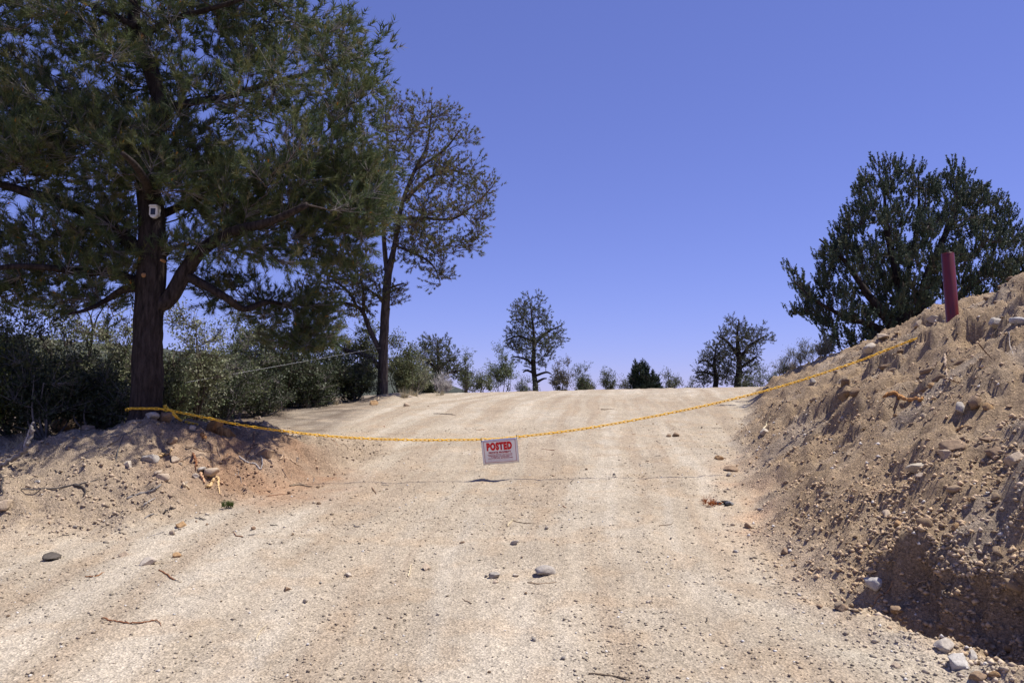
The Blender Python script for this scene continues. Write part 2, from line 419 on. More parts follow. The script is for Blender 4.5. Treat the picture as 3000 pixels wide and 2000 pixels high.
def bark_tube(name, pts, radii, m, parent, sides=26, step=.045, amp=.12, seed=0, flare=0.):
    """a trunk or limb with furrowed bark in its shape"""
    p = np.asarray(pts, float); L = np.linalg.norm(np.diff(p, axis=0), axis=1).sum()
    n = max(8, int(L / step)); c = catmull(p, n)
    r = np.interp(np.linspace(0, 1, n), np.linspace(0, 1, len(radii)), radii)
    s = np.linspace(0, L, n)
    r = r * (1 + flare * np.exp(-s / .18))
    T = nrm(np.gradient(c, axis=0)); A = np.zeros_like(T); ref = np.array([.2, .95, .1])
    A = nrm(np.cross(T, ref)); B = np.cross(T, A)
    a = np.arange(sides) * 2 * math.pi / sides
    AA, SS = np.meshgrid(a, s)
    nz = perlin(AA / (2 * math.pi) * 11 + 50, SS * 3.2, 80 + seed) + .5 * perlin(AA / (2 * math.pi) * 24 + 9, SS * 9, 81 + seed)
    nz = nz + .6 * perlin(np.cos(AA) * 1.3 + 7, SS * 1.4 + np.sin(AA), 82 + seed)
    rr = r[:, None] * (1 + amp * nz * (.35 + .65 * np.abs(np.cos(AA / 2 + 1))))
    V = c[:, None] + rr[..., None] * (np.cos(AA)[..., None] * A[:, None] + np.sin(AA)[..., None] * B[:, None])
    ix = np.arange(n * sides).reshape(n, sides); nx_ = np.roll(ix, -1, 1)
    Q = np.stack([ix[:-1], nx_[:-1], nx_[1:], ix[1:]], -1).reshape(-1, 4)
    V = np.vstack([V.reshape(-1, 3), c[-1:], c[:1]])
    e = n * sides
    tri = np.array([[ix[-1, j], ix[-1, (j + 1) % sides], e] for j in range(sides)] + [[ix[0, (j + 1) % sides], ix[0, j], e + 1] for j in range(sides)])
    o = mesh_np(name, V, [Q, tri], m, smooth=True)
    if parent: setpar(o, parent)
    return o
def needles(pos, ax, n, length, width, spread, along, col, rg, jit=.18):
    """tufts of needles: pos, ax (m,3); returns verts, tris, colours"""
    m = len(pos)
    ax = nrm(ax)[:, None].repeat(n, 1); p = pos[:, None].repeat(n, 1)
    rd = nrm(rg.normal(size=(m, n, 3)))
    rd = rd - (rd * ax).sum(-1, keepdims=True) * ax
    d = nrm(ax + spread * rd * rg.uniform(.5, 1.3, (m, n, 1)))
    b = p - ax * along * rg.uniform(0, 1, (m, n, 1))
    L = length * rg.uniform(.6, 1.15, (m, n, 1))
    sd = nrm(np.cross(d, rg.normal(size=(m, n, 3)))) * width * .5
    V = np.stack([b - sd, b + sd, b + d * L], 2).reshape(-1, 3)
    F = np.arange(m * n * 3).reshape(-1, 3)
    C = np.clip(col[:, None] * rg.uniform(1 - jit, 1 + jit, (m, n, 1)), 0, 1).repeat(3, 1).reshape(-1, 3)
    return V, F, C
def leaves(pos, ax, n, length, width, scat, col, rg, jit=.22):
    """groups of broad leaves round points"""
    m = len(pos)
    p = pos[:, None] + rg.normal(size=(m, n, 3)) * scat
    d = nrm(nrm(ax)[:, None] * .6 + rg.normal(size=(m, n, 3)) * .75)
    sd = nrm(np.cross(d, rg.normal(size=(m, n, 3))))
    L = length * rg.uniform(.6, 1.2, (m, n, 1)); W = width * rg.uniform(.6, 1.2, (m, n, 1)) * .5
    V = np.stack([p + d * L * .15 - sd * W * 1.15, p + d * L, p + d * L * .3 + sd * W * 1.15], 2).reshape(-1, 3)
    F = np.arange(m * n * 3).reshape(-1, 3)
    C = np.clip(col[:, None] * rg.uniform(1 - jit, 1 + jit, (m, n, 1)), 0, 1).repeat(3, 1).reshape(-1, 3)
    return V, F, C
def in_poly(x, y, poly):
    poly = np.asarray(poly, float); r = np.zeros(len(x), bool); j = len(poly) - 1
    for i in range(len(poly)):
        xi, yi = poly[i]; xj, yj = poly[j]
        c = ((yi > y) != (yj > y)) & (x < (xj - xi) * (y - yi) / (yj - yi + 1e-12) + xi)
        r ^= c; j = i
    return r
def edge_dist(x, y, poly):
    poly = np.asarray(poly, float); q = np.roll(poly, -1, 0); D = np.full(len(x), 1e9)
    for a, b in zip(poly, q):
        ab = b - a; t = np.clip(((x - a[0]) * ab[0] + (y - a[1]) * ab[1]) / max(ab @ ab, 1e-9), 0, 1)
        D = np.minimum(D, np.hypot(x - a[0] - t * ab[0], y - a[1] - t * ab[1]))
    return D
def fill(poly, n, d0, thick, rg, mind=.16, holes=(), edge=220., lift=0.):
    """n clump centres inside a crown whose outline is poly, at distance d0, thick metres deep each way"""
    poly = np.asarray(poly, float); lo, hi = poly.min(0), poly.max(0); out = []
    tries = 0
    while len(out) < n and tries < 60:
        tries += 1
        x = rg.uniform(lo[0], hi[0], 400); y = rg.uniform(lo[1], hi[1], 400)
        ok = in_poly(x, y, poly)
        for hx_, hy_, hr in holes: ok &= np.hypot(x - hx_, y - hy_) > hr
        x, y = x[ok], y[ok]
        if not len(x): continue
        e = np.minimum(1, edge_dist(x, y, poly) / edge)
        dd = d0 + rg.uniform(-1, 1, len(x)) * thick * np.sqrt(.08 + .92 * e)
        for a, b, c in zip(x, y, dd):
            q = P(a, b, c)
            if out and np.min(np.linalg.norm(np.array(out) - q, axis=1)) < mind: continue
            out.append(q)
            if len(out) >= n: break
    return np.array(out)
def grow(skel, targets, rg, bow=.12, up=.0, k=7, rad=.012, axis=None, inward=.35):
    """branches from the skeleton to each clump; later ones may leave earlier ones"""
    nodes = np.vstack([s for s in skel]); nrad = np.full(len(nodes), 1.0)
    d0 = np.array([np.min(np.linalg.norm(nodes - t, axis=1)) for t in targets])
    order = np.argsort(d0)
    base = nodes.copy(); PT = []; RD = []
    if axis is None: axis = base.mean(0)
    for i in order:
        t = targets[i]
        v = t - nodes; dist = np.linalg.norm(v, axis=1)
        hz = np.linalg.norm((nodes - axis)[:, :2], axis=1); ht = np.linalg.norm((t - axis)[:2])
        pen = np.maximum(hz - ht, 0) * 1.5 + np.maximum(nodes[:, 2] - t[2] - up * .0, 0) * .8
        j = int(np.argmin(dist + pen + inward * rg.uniform(0, .3)))
        a = nodes[j]; L = dist[j]
        mid = (a + t) / 2 + rg.normal(size=3) * bow * L + np.array([0, 0, -.10 * L + up * L])
        u = np.linspace(0, 1, k)[:, None]
        c = (1 - u) ** 2 * a + 2 * u * (1 - u) * mid + u * u * t
        c[1:-1] += rg.normal(size=(k - 2, 3)) * .025 * L
        PT.append(c); r0 = rad * (.45 + min(L, 1.6) * .75)
        RD.append(np.linspace(r0, .35 * rad * .6, k))
        nodes = np.vstack([nodes, c[2:]])
    return np.array(PT), np.array(RD)
def twigs(PT, per, cr, rg, flat=.8, upb=.15, rad=.004, k=3):
    """twigs round each branch end; returns tubes and the tips with their directions"""
    n, kk, _ = PT.shape
    tip = PT[:, -1]; bdir = nrm(PT[:, -1] - PT[:, -3])
    off = rg.normal(size=(n, per, 3)) * np.array([1, 1, flat]); off = nrm(off) * rg.uniform(.35, 1, (n, per, 1)) ** .6 * cr
    end = tip[:, None] + off + bdir[:, None] * cr * .25 + np.array([0, 0, upb * cr])
    u = rg.uniform(.45, 1, (n, per)); ii = np.minimum((u * (kk - 1)).astype(int), kk - 2); f = u * (kk - 1) - ii
    ar = np.arange(n)[:, None]
    st = PT[ar, ii] * (1 - f[..., None]) + PT[ar, ii + 1] * f[..., None]
    mid = (st + end) / 2 + rg.normal(size=end.shape) * .08 * cr - np.array([0, 0, .06 * cr])
    W = np.stack([st, mid, end], 2).reshape(-1, 3, 3)
    return W, np.tile(np.linspace(rad, rad * .4, 3), (len(W), 1)), end.reshape(-1, 3), nrm(W[:, 2] - W[:, 1])
def pick(cols, n, rg, wts=None):
    cols = np.array(cols); return cols[rg.choice(len(cols), n, p=wts)]
def add_tubes(name, PT, RD, m, parent, sides=4):
    V, Q = tubes(PT, RD, sides); o = mesh_np(name, V, Q, m, smooth=True); setpar(o, parent); return o
def add_leaf(name, V, F, C, m, parent):
    o = mesh_np(name, V, F, m, cols=C); setpar(o, parent); return o

def pine(name, label, d, trunk, trad, limbs, targets, seed, cat='tree', group=None, per=20, cr=.28, nn=22, nl=.085, nw=.0042,
         cols=((.055, .075, .03), (.075, .09, .035), (.045, .065, .035)), wts=None, bark=None, rad=.013, cones=0, sides=26, spread=.75,
         twigmat=None, upb=.15, along=.06, step=.045, bowk=.12, deadf=0., back=None):
    rg = np.random.default_rng(seed)
    tp = np.array(trunk); base = tp[0].copy()
    e = empty(name, label, cat, tuple(base), group)
    bark = bark or M_BARK
    bark_tube('trunk', tp, trad, bark, e, sides, step, seed=seed, flare=.25)
    sk = [catmull(tp, max(12, int(6 * len(tp))))[5:]]
    for i, (pts, rr) in enumerate(limbs):
        bark_tube('limb', pts, rr, bark, e, max(8, sides // 2), step, seed=seed + i)
        sk.append(catmull(pts, max(8, int(5 * len(pts)))))
    PT, RD = grow(sk, targets, rg, rad=rad, axis=tp.mean(0), bow=bowk)
    add_tubes('branches', PT, RD, bark if sides < 14 else M_BARK2, e, 5)['kind'] = 'stuff'
    W, WR, tips, td = twigs(PT, per, cr, rg, upb=upb, rad=.0035 * cr / .28)
    add_tubes('twigs', W[:, ::2], WR[:, ::2], twigmat or M_TWIG, e, 3)['kind'] = 'stuff'
    keep = rg.uniform(size=len(tips)) >= deadf
    tips, td, W = tips[keep], td[keep], W[keep]
    mids = W[:, 1] * .4 + W[:, 2] * .6
    pos = np.vstack([tips, mids]); ax = np.vstack([td + np.array([0, 0, .25]), td + rg.normal(size=td.shape) * .3])
    # patches of hue run through the crown, tuft by tuft
    ci = pick(cols, len(pos), rg, wts)
    V, F, C = needles(pos, ax, nn, nl, nw, spread, along, ci, rg)
    if back is not None:                            # the far side of the crown: coarser tufts
        PB, RB = grow(sk, back, rg, rad=rad, axis=tp.mean(0), bow=bowk)
        add_tubes('branches', PB, RB, M_BARK2, e, 4)['kind'] = 'stuff'
        W2, WR2, t2, d2 = twigs(PB, 11, cr * 1.1, rg, upb=upb)
        p2 = np.vstack([t2, W2[:, 1] * .4 + W2[:, 2] * .6]); a2 = np.vstack([d2 + np.array([0, 0, .25]), d2])
        V2, F2, C2 = needles(p2, a2, 10, nl * 1.3, nw * 2.4, spread, along, pick(cols, len(p2), rg, wts), rg)
        F = np.vstack([F, F2 + len(V)]); V = np.vstack([V, V2]); C = np.vstack([C, C2])
    add_leaf('crown', V, F, C, M_NEEDLE, e)
    if cones:
        s = rg.choice(len(tips), cones, replace=False)
        V, F, C = needles(tips[s] + td[s] * .01, td[s] + np.array([0, 0, .8]), 9, .035, .011, .35, .02, pick([(.42, .2, .035), (.36, .16, .03), (.3, .2, .04)], cones, rg), rg)
        o = add_leaf('pollen_cones', V, F, C, M_LEAF, e); o['kind'] = 'stuff'
    return e
def shrub(name, label, base, w_, h_, seed, cat='shrub', group=None, stems=7, clumps=60, per=14, cr=.17, nleaf=9, ll=.03, lw=.017, cols=((.11, .125, .06),),
          dens=1.0, twigmat=None, leaf=True, depth=None, top=1.0, stemr=.016, upright=.35, lmat=None, scat=.035):
    rg = np.random.default_rng(seed)
    e = empty(name, label, cat, tuple(base), group)
    base = np.array(base); depth = depth or w_
    sk = []; PTs = []; RDs = []
    for i in range(stems):
        a = rg.uniform(0, 2 * math.pi); rr = rg.uniform(.2, .8)
        tp = base + np.array([math.cos(a) * rr * w_ * .42, math.sin(a) * rr * depth * .42, h_ * rg.uniform(.5, .9)])
        b0 = base + np.array([math.cos(a), math.sin(a), 0]) * .05 * w_ + np.array([0, 0, -.06])
        md = (b0 + tp) / 2 + np.array([math.cos(a) * w_ * .08, math.sin(a) * depth * .08, -.05 * h_]) + rg.normal(size=3) * .05 * w_
        c = catmull([b0, md, tp], 9); sk.append(c); PTs.append(c); RDs.append(np.linspace(stemr, stemr * .35, 9))
    # clumps fill an uneven dome
    T = []
    while len(T) < clumps:
        v = nrm(rg.normal(size=3)); r_ = rg.uniform(.12, 1) ** .45
        v = v * r_
        lob = 1 + .6 * perlin(v[0] * 2.1 + seed, v[1] * 2.1 + v[2] * 1.7, 90)
        hz_ = .44 + .44 * v[2] * lob * top; nar = .35 + .95 * min(max(hz_, 0), .75)
        q = base + np.array([v[0] * w_ * .5 * lob * nar, v[1] * depth * .5 * lob * nar, h_ * hz_])
        if q[2] > base[2] + .04: T.append(q)
    for _ in range(max(3, clumps // 9)):            # a few shoots stand out of the outline
        T.append(base + np.array([rg.uniform(-.36, .36) * w_, rg.uniform(-.3, .3) * depth, h_ * rg.uniform(.86, 1.12)]))
    T = np.array(T)
    PT, RD = grow([c[2:] for c in sk], T, rg, rad=stemr * .45, axis=base, up=upright * .3)
    S = np.array(PTs); add_tubes('stems', S, np.array(RDs), twigmat or M_TWIG, e, 6)
    add_tubes('branches', PT, RD, twigmat or M_TWIG, e, 4)['kind'] = 'stuff'
    W, WR, tips, td = twigs(PT, per, cr, rg, upb=upright, rad=.0048)
    add_tubes('twigs', W[:, ::2], WR[:, ::2], twigmat or M_TWIG, e, 3)['kind'] = 'stuff'
    if leaf:
        pos = np.vstack([tips, W[:, 1]]); ax = np.vstack([td, td])
        V, F, C = leaves(pos, ax + np.array([0, 0, .3]), nleaf, ll, lw, scat, pick(cols, len(pos), rg), rg)
        add_leaf('foliage', V, F, C, lmat or M_LEAF, e)
    return e
def juniper(name, label, base, trunks, targets, seed, cat='tree', cr=.3, per=16, nn=26, nl=.055, nw=.016, cols=((.026, .042, .026), (.034, .05, .03), (.022, .036, .024)), group=None, rad=.014):
    rg = np.random.default_rng(seed)
    e = empty(name, label, cat, tuple(base), group)
    sk = []
    for i, (pts, rr) in enumerate(trunks):
        bark_tube('trunk', pts, rr, M_BARK, e, 12, .08, seed=seed + i); sk.append(catmull(pts, 24)[3:])
    PT, RD = grow(sk, targets, rg, rad=rad, axis=np.array(base), up=.12)
    add_tubes('branches', PT, RD, M_BARK2, e, 5)['kind'] = 'stuff'
    W, WR, tips, td = twigs(PT, per, cr, rg, upb=.45, rad=.004, flat=1.1)
    add_tubes('twigs', W[:, ::2], WR[:, ::2], M_TWIG, e, 3)['kind'] = 'stuff'
    mids = W[:, 1] * .5 + W[:, 2] * .5
    pos = np.vstack([tips, mids]); ax = np.vstack([td * .5 + np.array([0, 0, .8]), td * .6 + np.array([0, 0, .6])])
    V, F, C = needles(pos, ax, nn, nl, nw, 1.7, .15, pick(cols, len(pos), rg), rg)
    add_leaf('crown', V, F, C, M_JUN, e)
    return e

def base_at(px, d):
    """ground point straight below photo column px at distance d"""
    x = (px - 1500) / FPX * d / math.cos(PITCH); return np.array([x, d, gz(x, d)])
# ---------------------------------------------------------------- the big pine by the chain
D1 = 8.5
b1 = base_at(432, D1)
def px_path(lst, d): return [P(x, y, d + (q[0] if q else 0)) for x, y, *q in lst]
tr1 = [b1 - np.array([0, 0, .12]), P(430, 1150, D1), P(432, 1000, D1), P(440, 850, D1), P(447, 720, D1), P(440, 600, D1), P(428, 480, D1 + .05), P(470, 330, D1 + .1), P(440, 200, D1 + .1), P(395, 90, D1 + .15), P(400, -60, D1 + .2), P(410, -260, D1 + .2), P(415, -480, D1 + .25)]
tr1r = [.158, .155, .15, .148, .145, .125, .105, .09, .08, .07, .06, .045, .02]
limbs1 = [
    (px_path([(455, 900), (500, 870), (545, 790), (600, 725), (680, 680), (790, 650, -.3), (900, 600, -.6)], D1), [.085, .085, .08, .07, .06, .045, .03]),
    (px_path([(548, 808), (600, 835), (660, 870), (715, 905, .3), (780, 885, .6), (850, 895, 1.0)], D1), [.05, .048, .042, .036, .028, .015]),
    (px_path([(440, 760), (380, 710), (290, 640), (200, 600), (100, 570, -.2), (0, 540, -.3), (-120, 520, -.4)], D1), [.08, .075, .07, .06, .05, .04, .03]),
    (px_path([(425, 830), (370, 815), (320, 795), (250, 800), (150, 785, -.3), (40, 780, -.5), (-80, 800, -.7)], D1), [.06, .055, .045, .04, .034, .028, .02]),
    (px_path([(425, 840), (360, 850), (310, 880), (260, 905, -.3), (200, 920, -.5)], D1), [.045, .04, .03, .02, .012]),
    (px_path([(428, 480), (380, 430, .1), (300, 400, .3), (180, 340, .5), (60, 300, .6)], D1), [.05, .042, .033, .025, .012]),
    (px_path([(450, 640), (540, 600, .3), (640, 560, .6), (760, 520, .8), (900, 480, .9), (1030, 440, .9)], D1), [.05, .042, .036, .03, .022, .012]),
    (px_path([(465, 330), (560, 300, .2), (680, 280, .6), (800, 240, .8), (930, 210, .8), (1060, 170, .7)], D1), [.05, .042, .034, .028, .02, .01]),
    (px_path([(410, 110), (500, 60), (640, 20, -.3), (800, -30, -.4)], D1), [.04, .033, .025, .012]),
    (px_path([(400, 80), (300, 30), (180, -20, .3), (40, -60, .5)], D1), [.04, .033, .025, .012]),
    (px_path([(440, 560), (470, 520, .5), (500, 470, 1.0), (560, 420, 1.5)], D1), [.05, .045, .035, .02]),
    (px_path([(440, 590), (430, 540, -.5), (400, 490, -1.0), (360, 450, -1.4)], D1), [.05, .045, .035, .02]),
]
rgf = np.random.default_rng(101)
crown1 = [(-420, -420), (900, -420), (960, -60), (985, 40), (1050, 60), (1035, 110), (1060, 140), (1140, 130), (1110, 180), (1090, 230), (1105, 300), (1085, 350), (1120, 430), (1120, 560), (1110, 640), (1080, 720), (1040, 790), (960, 800), (900, 760), (860, 730), (800, 700), (740, 690), (680, 680), (600, 660), (520, 640), (480, 690), (400, 690), (330, 650), (200, 560), (100, 520), (-60, 560), (-420, 620)]
holes1 = [(72, 63, 40), (114, 90, 34), (63, 156, 36), (404, 80, 22), (568, 181, 30), (630, 185, 40), (631, 328, 30), (787, 370, 34), (244, 476, 34), (350, 330, 24), (850, 150, 24), (700, 460, 22), (240, 590, 50), (820, 560, 22), (880, 300, 24), (180, 400, 20), (520, 640, 60), (560, 560, 22)]
T1 = fill(crown1, 560, D1 + .35, 1.15, rgf, .15, holes1, 260)
T1m = fill([(540, 470), (1120, 450), (1110, 640), (1060, 770), (1000, 800), (930, 780), (860, 740), (700, 690), (560, 640)], 120, D1 + .65, .7, rgf, .14, [], 150)
T1n = fill([(-150, 300), (250, 290), (480, 380), (560, 480), (540, 570), (420, 570), (300, 540), (150, 470), (-150, 520)], 80, D1 - .35, .45, rgf, .14, [(244, 476, 30)], 150)
T1k = fill(crown1, 460, D1 + 1.5, .6, rgf, .18, holes1, 200)
lowl = [(-120, 640), (60, 690), (160, 650), (300, 680), (385, 740), (395, 880), (340, 905), (250, 890), (180, 930), (60, 880), (-120, 900)]
T1e = fill([(-200, 480), (120, 520), (330, 620), (390, 720), (380, 800), (250, 740), (60, 680), (-200, 640)], 40, D1 - .1, .6, rgf, .14, [(110, 640, 40), (40, 623, 45), (250, 600, 30)], 120)
T1b = fill(lowl, 74, D1 + .2, .75, rgf, .15, [(100, 700, 45), (330, 850, 30), (220, 830, 25), (60, 760, 30), (330, 720, 25), (120, 870, 25)], 150)
lowr = [(560, 820), (640, 790), (720, 830), (800, 870), (900, 850), (960, 900), (990, 1000), (900, 1040), (800, 1010), (760, 940), (690, 900), (600, 880)]
T1c = fill(lowr, 46, D1 + 1.0, .4, rgf, .13, [], 100)
lowm = [(480, 700), (560, 690), (700, 700), (880, 740), (860, 780), (700, 740), (560, 750), (480, 770)]
T1d = fill(lowm, 22, D1 + .1, .6, rgf, .14, [], 100)
PINE_COLS = ((.09, .118, .045), (.125, .146, .056), (.07, .102, .048), (.16, .16, .062), (.19, .172, .098))
pine1 = pine('pine_tree', 'big dense green pine beside the dirt road with the yellow chain round its trunk', D1, tr1, tr1r, limbs1, np.vstack([T1, T1e, T1m, T1n, T1b, T1c, T1d]), 11,
             cols=PINE_COLS, wts=[.3, .25, .28, .12, .05], back=T1k, per=14, cr=.27, nn=24, nl=.086, nw=.0064, spread=1.15, along=.075, cones=700, twigmat=M_TWIGP)
# sawn branch scars on the trunk
M_SCAR = flat_mat('cut_wood', (.33, .18, .085), .8, .2, 30, .25)
for sx, sy, r_ in ((420, 806, .024), (472, 762, .014), (508, 855, .014)):
    c0 = P(sx, sy, D1 - .16 if sx < 500 else D1 - .05)
    V, Q = tubes(np.array([[c0 + [0, .08, 0], c0 + [.0, .01, .002], c0 + [0, -.006, .003]]]), np.array([[r_ * 1.2, r_ * 1.1, r_ * .85]]), 10)
    V = np.vstack([V, c0 + [0, -.008, .003]]); n_ = len(V) - 1
    o = mesh_np('branch_scar', V, [Q, np.array([[20 + j, 20 + (j + 1) % 10, n_] for j in range(10)])], M_SCAR); setpar(o, pine1)

# ---------------------------------------------------------------- the half-bare pine further up
D2 = 19.0
b2 = base_at(1122, D2)
tr2 = [b2 - np.array([0, 0, .15]), P(1122, 1060, D2), P(1126, 960, D2), P(1132, 860, D2), P(1138, 800, D2), P(1152, 740, D2), P(1165, 670, D2), P(1180, 590, D2), P(1215, 500, D2), P(1250, 430, D2), P(1262, 350, D2), P(1265, 300, D2)]
tr2r = [.13, .115, .108, .10, .095, .068, .06, .05, .04, .03, .02, .01]
limbs2 = [
    (px_path([(1134, 800), (1126, 720), (1122, 620), (1125, 520), (1135, 420), (1130, 330), (1138, 270)], D2), [.065, .055, .047, .037, .028, .02, .008]),
    (px_path([(1122, 1045), (1085, 970), (1060, 910), (1020, 890), (975, 885), (930, 900)], D2), [.07, .06, .05, .04, .03, .015]),
    (px_path([(1065, 925), (1064, 860), (1055, 800)], D2), [.045, .035, .02]),
    (px_path([(1048, 905), (1025, 860), (990, 830), (960, 815)], D2), [.04, .035, .025, .012]),
    (px_path([(1120, 1085), (1080, 1045), (1000, 1020), (960, 980), (920, 985)], D2), [.065, .055, .045, .03, .015]),
    (px_path([(1180, 590), (1260, 520), (1320, 500), (1375, 510)], D2), [.05, .04, .03, .012]),
    (px_path([(1170, 640), (1250, 640), (1330, 640), (1400, 590), (1440, 550)], D2), [.045, .04, .03, .02, .01]),
    (px_path([(1160, 720), (1230, 750), (1270, 780), (1290, 830)], D2), [.035, .03, .02, .01]),
    (px_path([(1215, 500), (1300, 440), (1350, 380)], D2), [.035, .03, .012]),
    (px_path([(1125, 560), (1080, 500, .5), (1060, 440, .8)], D2), [.035, .03, .012]),
    (px_path([(1140, 845), (1165, 835), (1185, 830)], D2), [.03, .025, .015]),
    (px_path([(1135, 890), (1110, 870), (1070, 840)], D2), [.035, .03, .02]),
]
rgf = np.random.default_rng(102)
c2a = [(1095, 650), (1070, 520), (1085, 400), (1105, 300), (1138, 250), (1170, 290), (1200, 300), (1260, 295), (1345, 320), (1350, 370), (1380, 420), (1330, 450), (1395, 480), (1410, 520), (1440, 560), (1445, 620), (1405, 680), (1420, 730), (1385, 740), (1330, 740), (1290, 860), (1255, 850), (1230, 790), (1180, 760), (1130, 700)]
c2b = [(880, 900), (900, 830), (960, 780), (1050, 760), (1110, 800), (1110, 880), (1060, 930), (990, 960), (900, 1000)]
T2 = np.vstack([fill(c2a, 190, D2, 1.6, rgf, .25, [(1290, 580, 28), (1330, 690, 24), (1230, 440, 22), (1180, 520, 16)], 140), fill(c2b, 70, D2, 1.0, rgf, .22, [(1020, 910, 30)], 100),
                fill([(1140, 850), (1190, 830), (1200, 880), (1150, 900)], 5, D2, .2, rgf, .1)])
pine2 = pine('pine_tree', 'tall thin pine with sparse browning crown and forked trunk on a low dirt mound', D2, tr2, tr2r, limbs2, T2, 12,
             cols=((.15, .15, .065), (.17, .135, .065), (.11, .125, .055), (.2, .135, .065)), wts=[.4, .2, .3, .1], per=15, cr=.36, nn=17, nl=.08, nw=.0115, sides=18, rad=.017, twigmat=M_TWIG, deadf=.15, along=.05, spread=1.3, bark=M_BARK2)

# ---------------------------------------------------------------- far pines on the crest
def far_pine(label, d, px, top, poly, n, seed, tw, lims=(), cols=((.095, .11, .062), (.12, .12, .07), (.085, .10, .06)), cr=.34, deadf=.28, group=None, tilt=0):
    b = base_at(px, d); tp = [b - np.array([0, 0, .2])]
    y0 = 1160
    for f in (.12, .3, .5, .7, .85, 1.0): tp.append(P(px + tilt * f + 3 * math.sin(f * 9 + seed), y0 + (top - y0) * f, d))
    rr = [tw, tw * .92, tw * .82, tw * .65, tw * .45, tw * .28, tw * .08]
    rg = np.random.default_rng(seed); T = fill(poly, n, d, 1.1, rg, .28, [], 70)
    L = [(px_path(p, d), [tw * .45, tw * .35, tw * .22, tw * .1][:len(p)]) for p in lims]
    return pine('pine_tree', label, d, tp, rr, L, T, seed, per=15, cr=cr, nn=10, nl=.10, nw=.019, cols=cols, sides=10, rad=.022, deadf=deadf, along=.06, spread=1.3, step=.1, twigmat=M_BARK2, group=group)
far_pine('tall slim pine with bare lower trunk standing alone on the road crest', 34, 1570, 878,
         [(1478, 990), (1500, 960), (1495, 905), (1525, 880), (1575, 870), (1605, 900), (1608, 940), (1640, 960), (1650, 1010), (1640, 1050), (1600, 1072), (1560, 1080), (1520, 1060), (1500, 1030)], 105, 21, .125,
         [[(1566, 1010), (1600, 975), (1640, 955), (1648, 950)], [(1560, 1000), (1520, 985), (1485, 995), (1478, 998)], [(1568, 1070), (1535, 1050), (1505, 1045), (1495, 1050)], [(1570, 1100), (1600, 1090), (1615, 1095)], [(1572, 1120), (1590, 1110), (1602, 1108)], [(1568, 1095), (1545, 1085), (1532, 1090)]], tilt=-14)
far_pine('stout rounded pine with many low limbs above a pale bare bush', 30, 1284, 994,
         [(1220, 1045), (1230, 1015), (1255, 992), (1305, 992), (1312, 1025), (1336, 1040), (1338, 1075), (1365, 1085), (1365, 1110), (1320, 1120), (1250, 1115), (1235, 1085)], 70, 22, .13,
         [[(1282, 1085), (1250, 1055), (1225, 1045)], [(1285, 1105), (1320, 1090), (1360, 1085)], [(1284, 1090), (1260, 1080), (1235, 1070)], [(1284, 1080), (1310, 1060), (1335, 1050)]], deadf=.3)
far_pine('bushy dark pine with bare topped limbs on the crest near the bank', 36, 2163, 936,
         [(2100, 985), (2120, 945), (2160, 930), (2185, 945), (2200, 965), (2240, 960), (2255, 985), (2240, 1020), (2220, 1050), (2215, 1090), (2190, 1130), (2130, 1130), (2115, 1080), (2130, 1030)], 100, 23, .17,
         [[(2165, 1050), (2200, 1010), (2240, 985)], [(2160, 1040), (2130, 1000), (2105, 985)], [(2165, 1080), (2195, 1060), (2215, 1045)]], cols=((.09, .095, .058), (.11, .10, .065), (.075, .085, .05)), deadf=.28)
far_pine('lower spreading dark pine leaning against its taller neighbour on the crest', 37, 2095, 1012,
         [(2035, 1080), (2060, 1040), (2085, 1010), (2120, 1010), (2140, 1050), (2130, 1120), (2060, 1130), (2045, 1110)], 62, 24, .14,
         [[(2095, 1080), (2065, 1055), (2045, 1065)], [(2095, 1100), (2065, 1090), (2040, 1090)]], cols=((.085, .09, .058), (.105, .10, .065), (.075, .085, .05)), deadf=.34)

# ---------------------------------------------------------------- junipers
DJ = 16.0
bj = base_at(2640, DJ)
def jp(l): return [bj + np.array([.0, 0, -.1])] + [P(x, y, DJ + q) for x, y, q in l]
tj = [(jp([(2650, 930, 0), (2630, 820, .1), (2600, 680, .1), (2590, 560, 0)]), [.14, .12, .09, .06, .02]),
      (jp([(2690, 920, .2), (2720, 800, .3), (2790, 640, .4), (2830, 520, .4)]), [.13, .11, .08, .05, .02]),
      (jp([(2600, 940, -.2), (2540, 860, -.3), (2470, 760, -.4), (2400, 700, -.4)]), [.11, .09, .07, .04, .015]),
      (jp([(2740, 930, .3), (2830, 850, .4), (2900, 760, .5), (2925, 690, .5)]), [.12, .1, .07, .04, .012]),
      (jp([(2640, 900, .6), (2660, 800, 1.0), (2690, 640, 1.2), (2690, 500, 1.2)]), [.1, .08, .06, .04, .015]),
      (jp([(2570, 960, -.4), (2480, 930, -.5), (2390, 880, -.6), (2320, 820, -.5)]), [.08, .06, .045, .03, .01])]
rgf = np.random.default_rng(103)
cj = [(2300, 830), (2305, 780), (2345, 840), (2385, 860), (2375, 720), (2420, 720), (2425, 660), (2460, 640), (2460, 560), (2490, 530), (2530, 490), (2570, 445), (2600, 450), (2620, 470), (2640, 450), (2660, 470), (2680, 455), (2720, 500), (2770, 470), (2810, 460), (2850, 470), (2860, 510), (2920, 520), (2930, 560), (2985, 570), (3010, 620), (3030, 660), (3060, 700), (3080, 900), (2900, 930), (2760, 960), (2600, 1000), (2450, 1030), (2400, 1010), (2390, 950), (2310, 920)]
cj = [(x_ + (14 if x_ < 2500 else 0), y_ + (24 if y_ < 700 else 0)) for x_, y_ in cj]
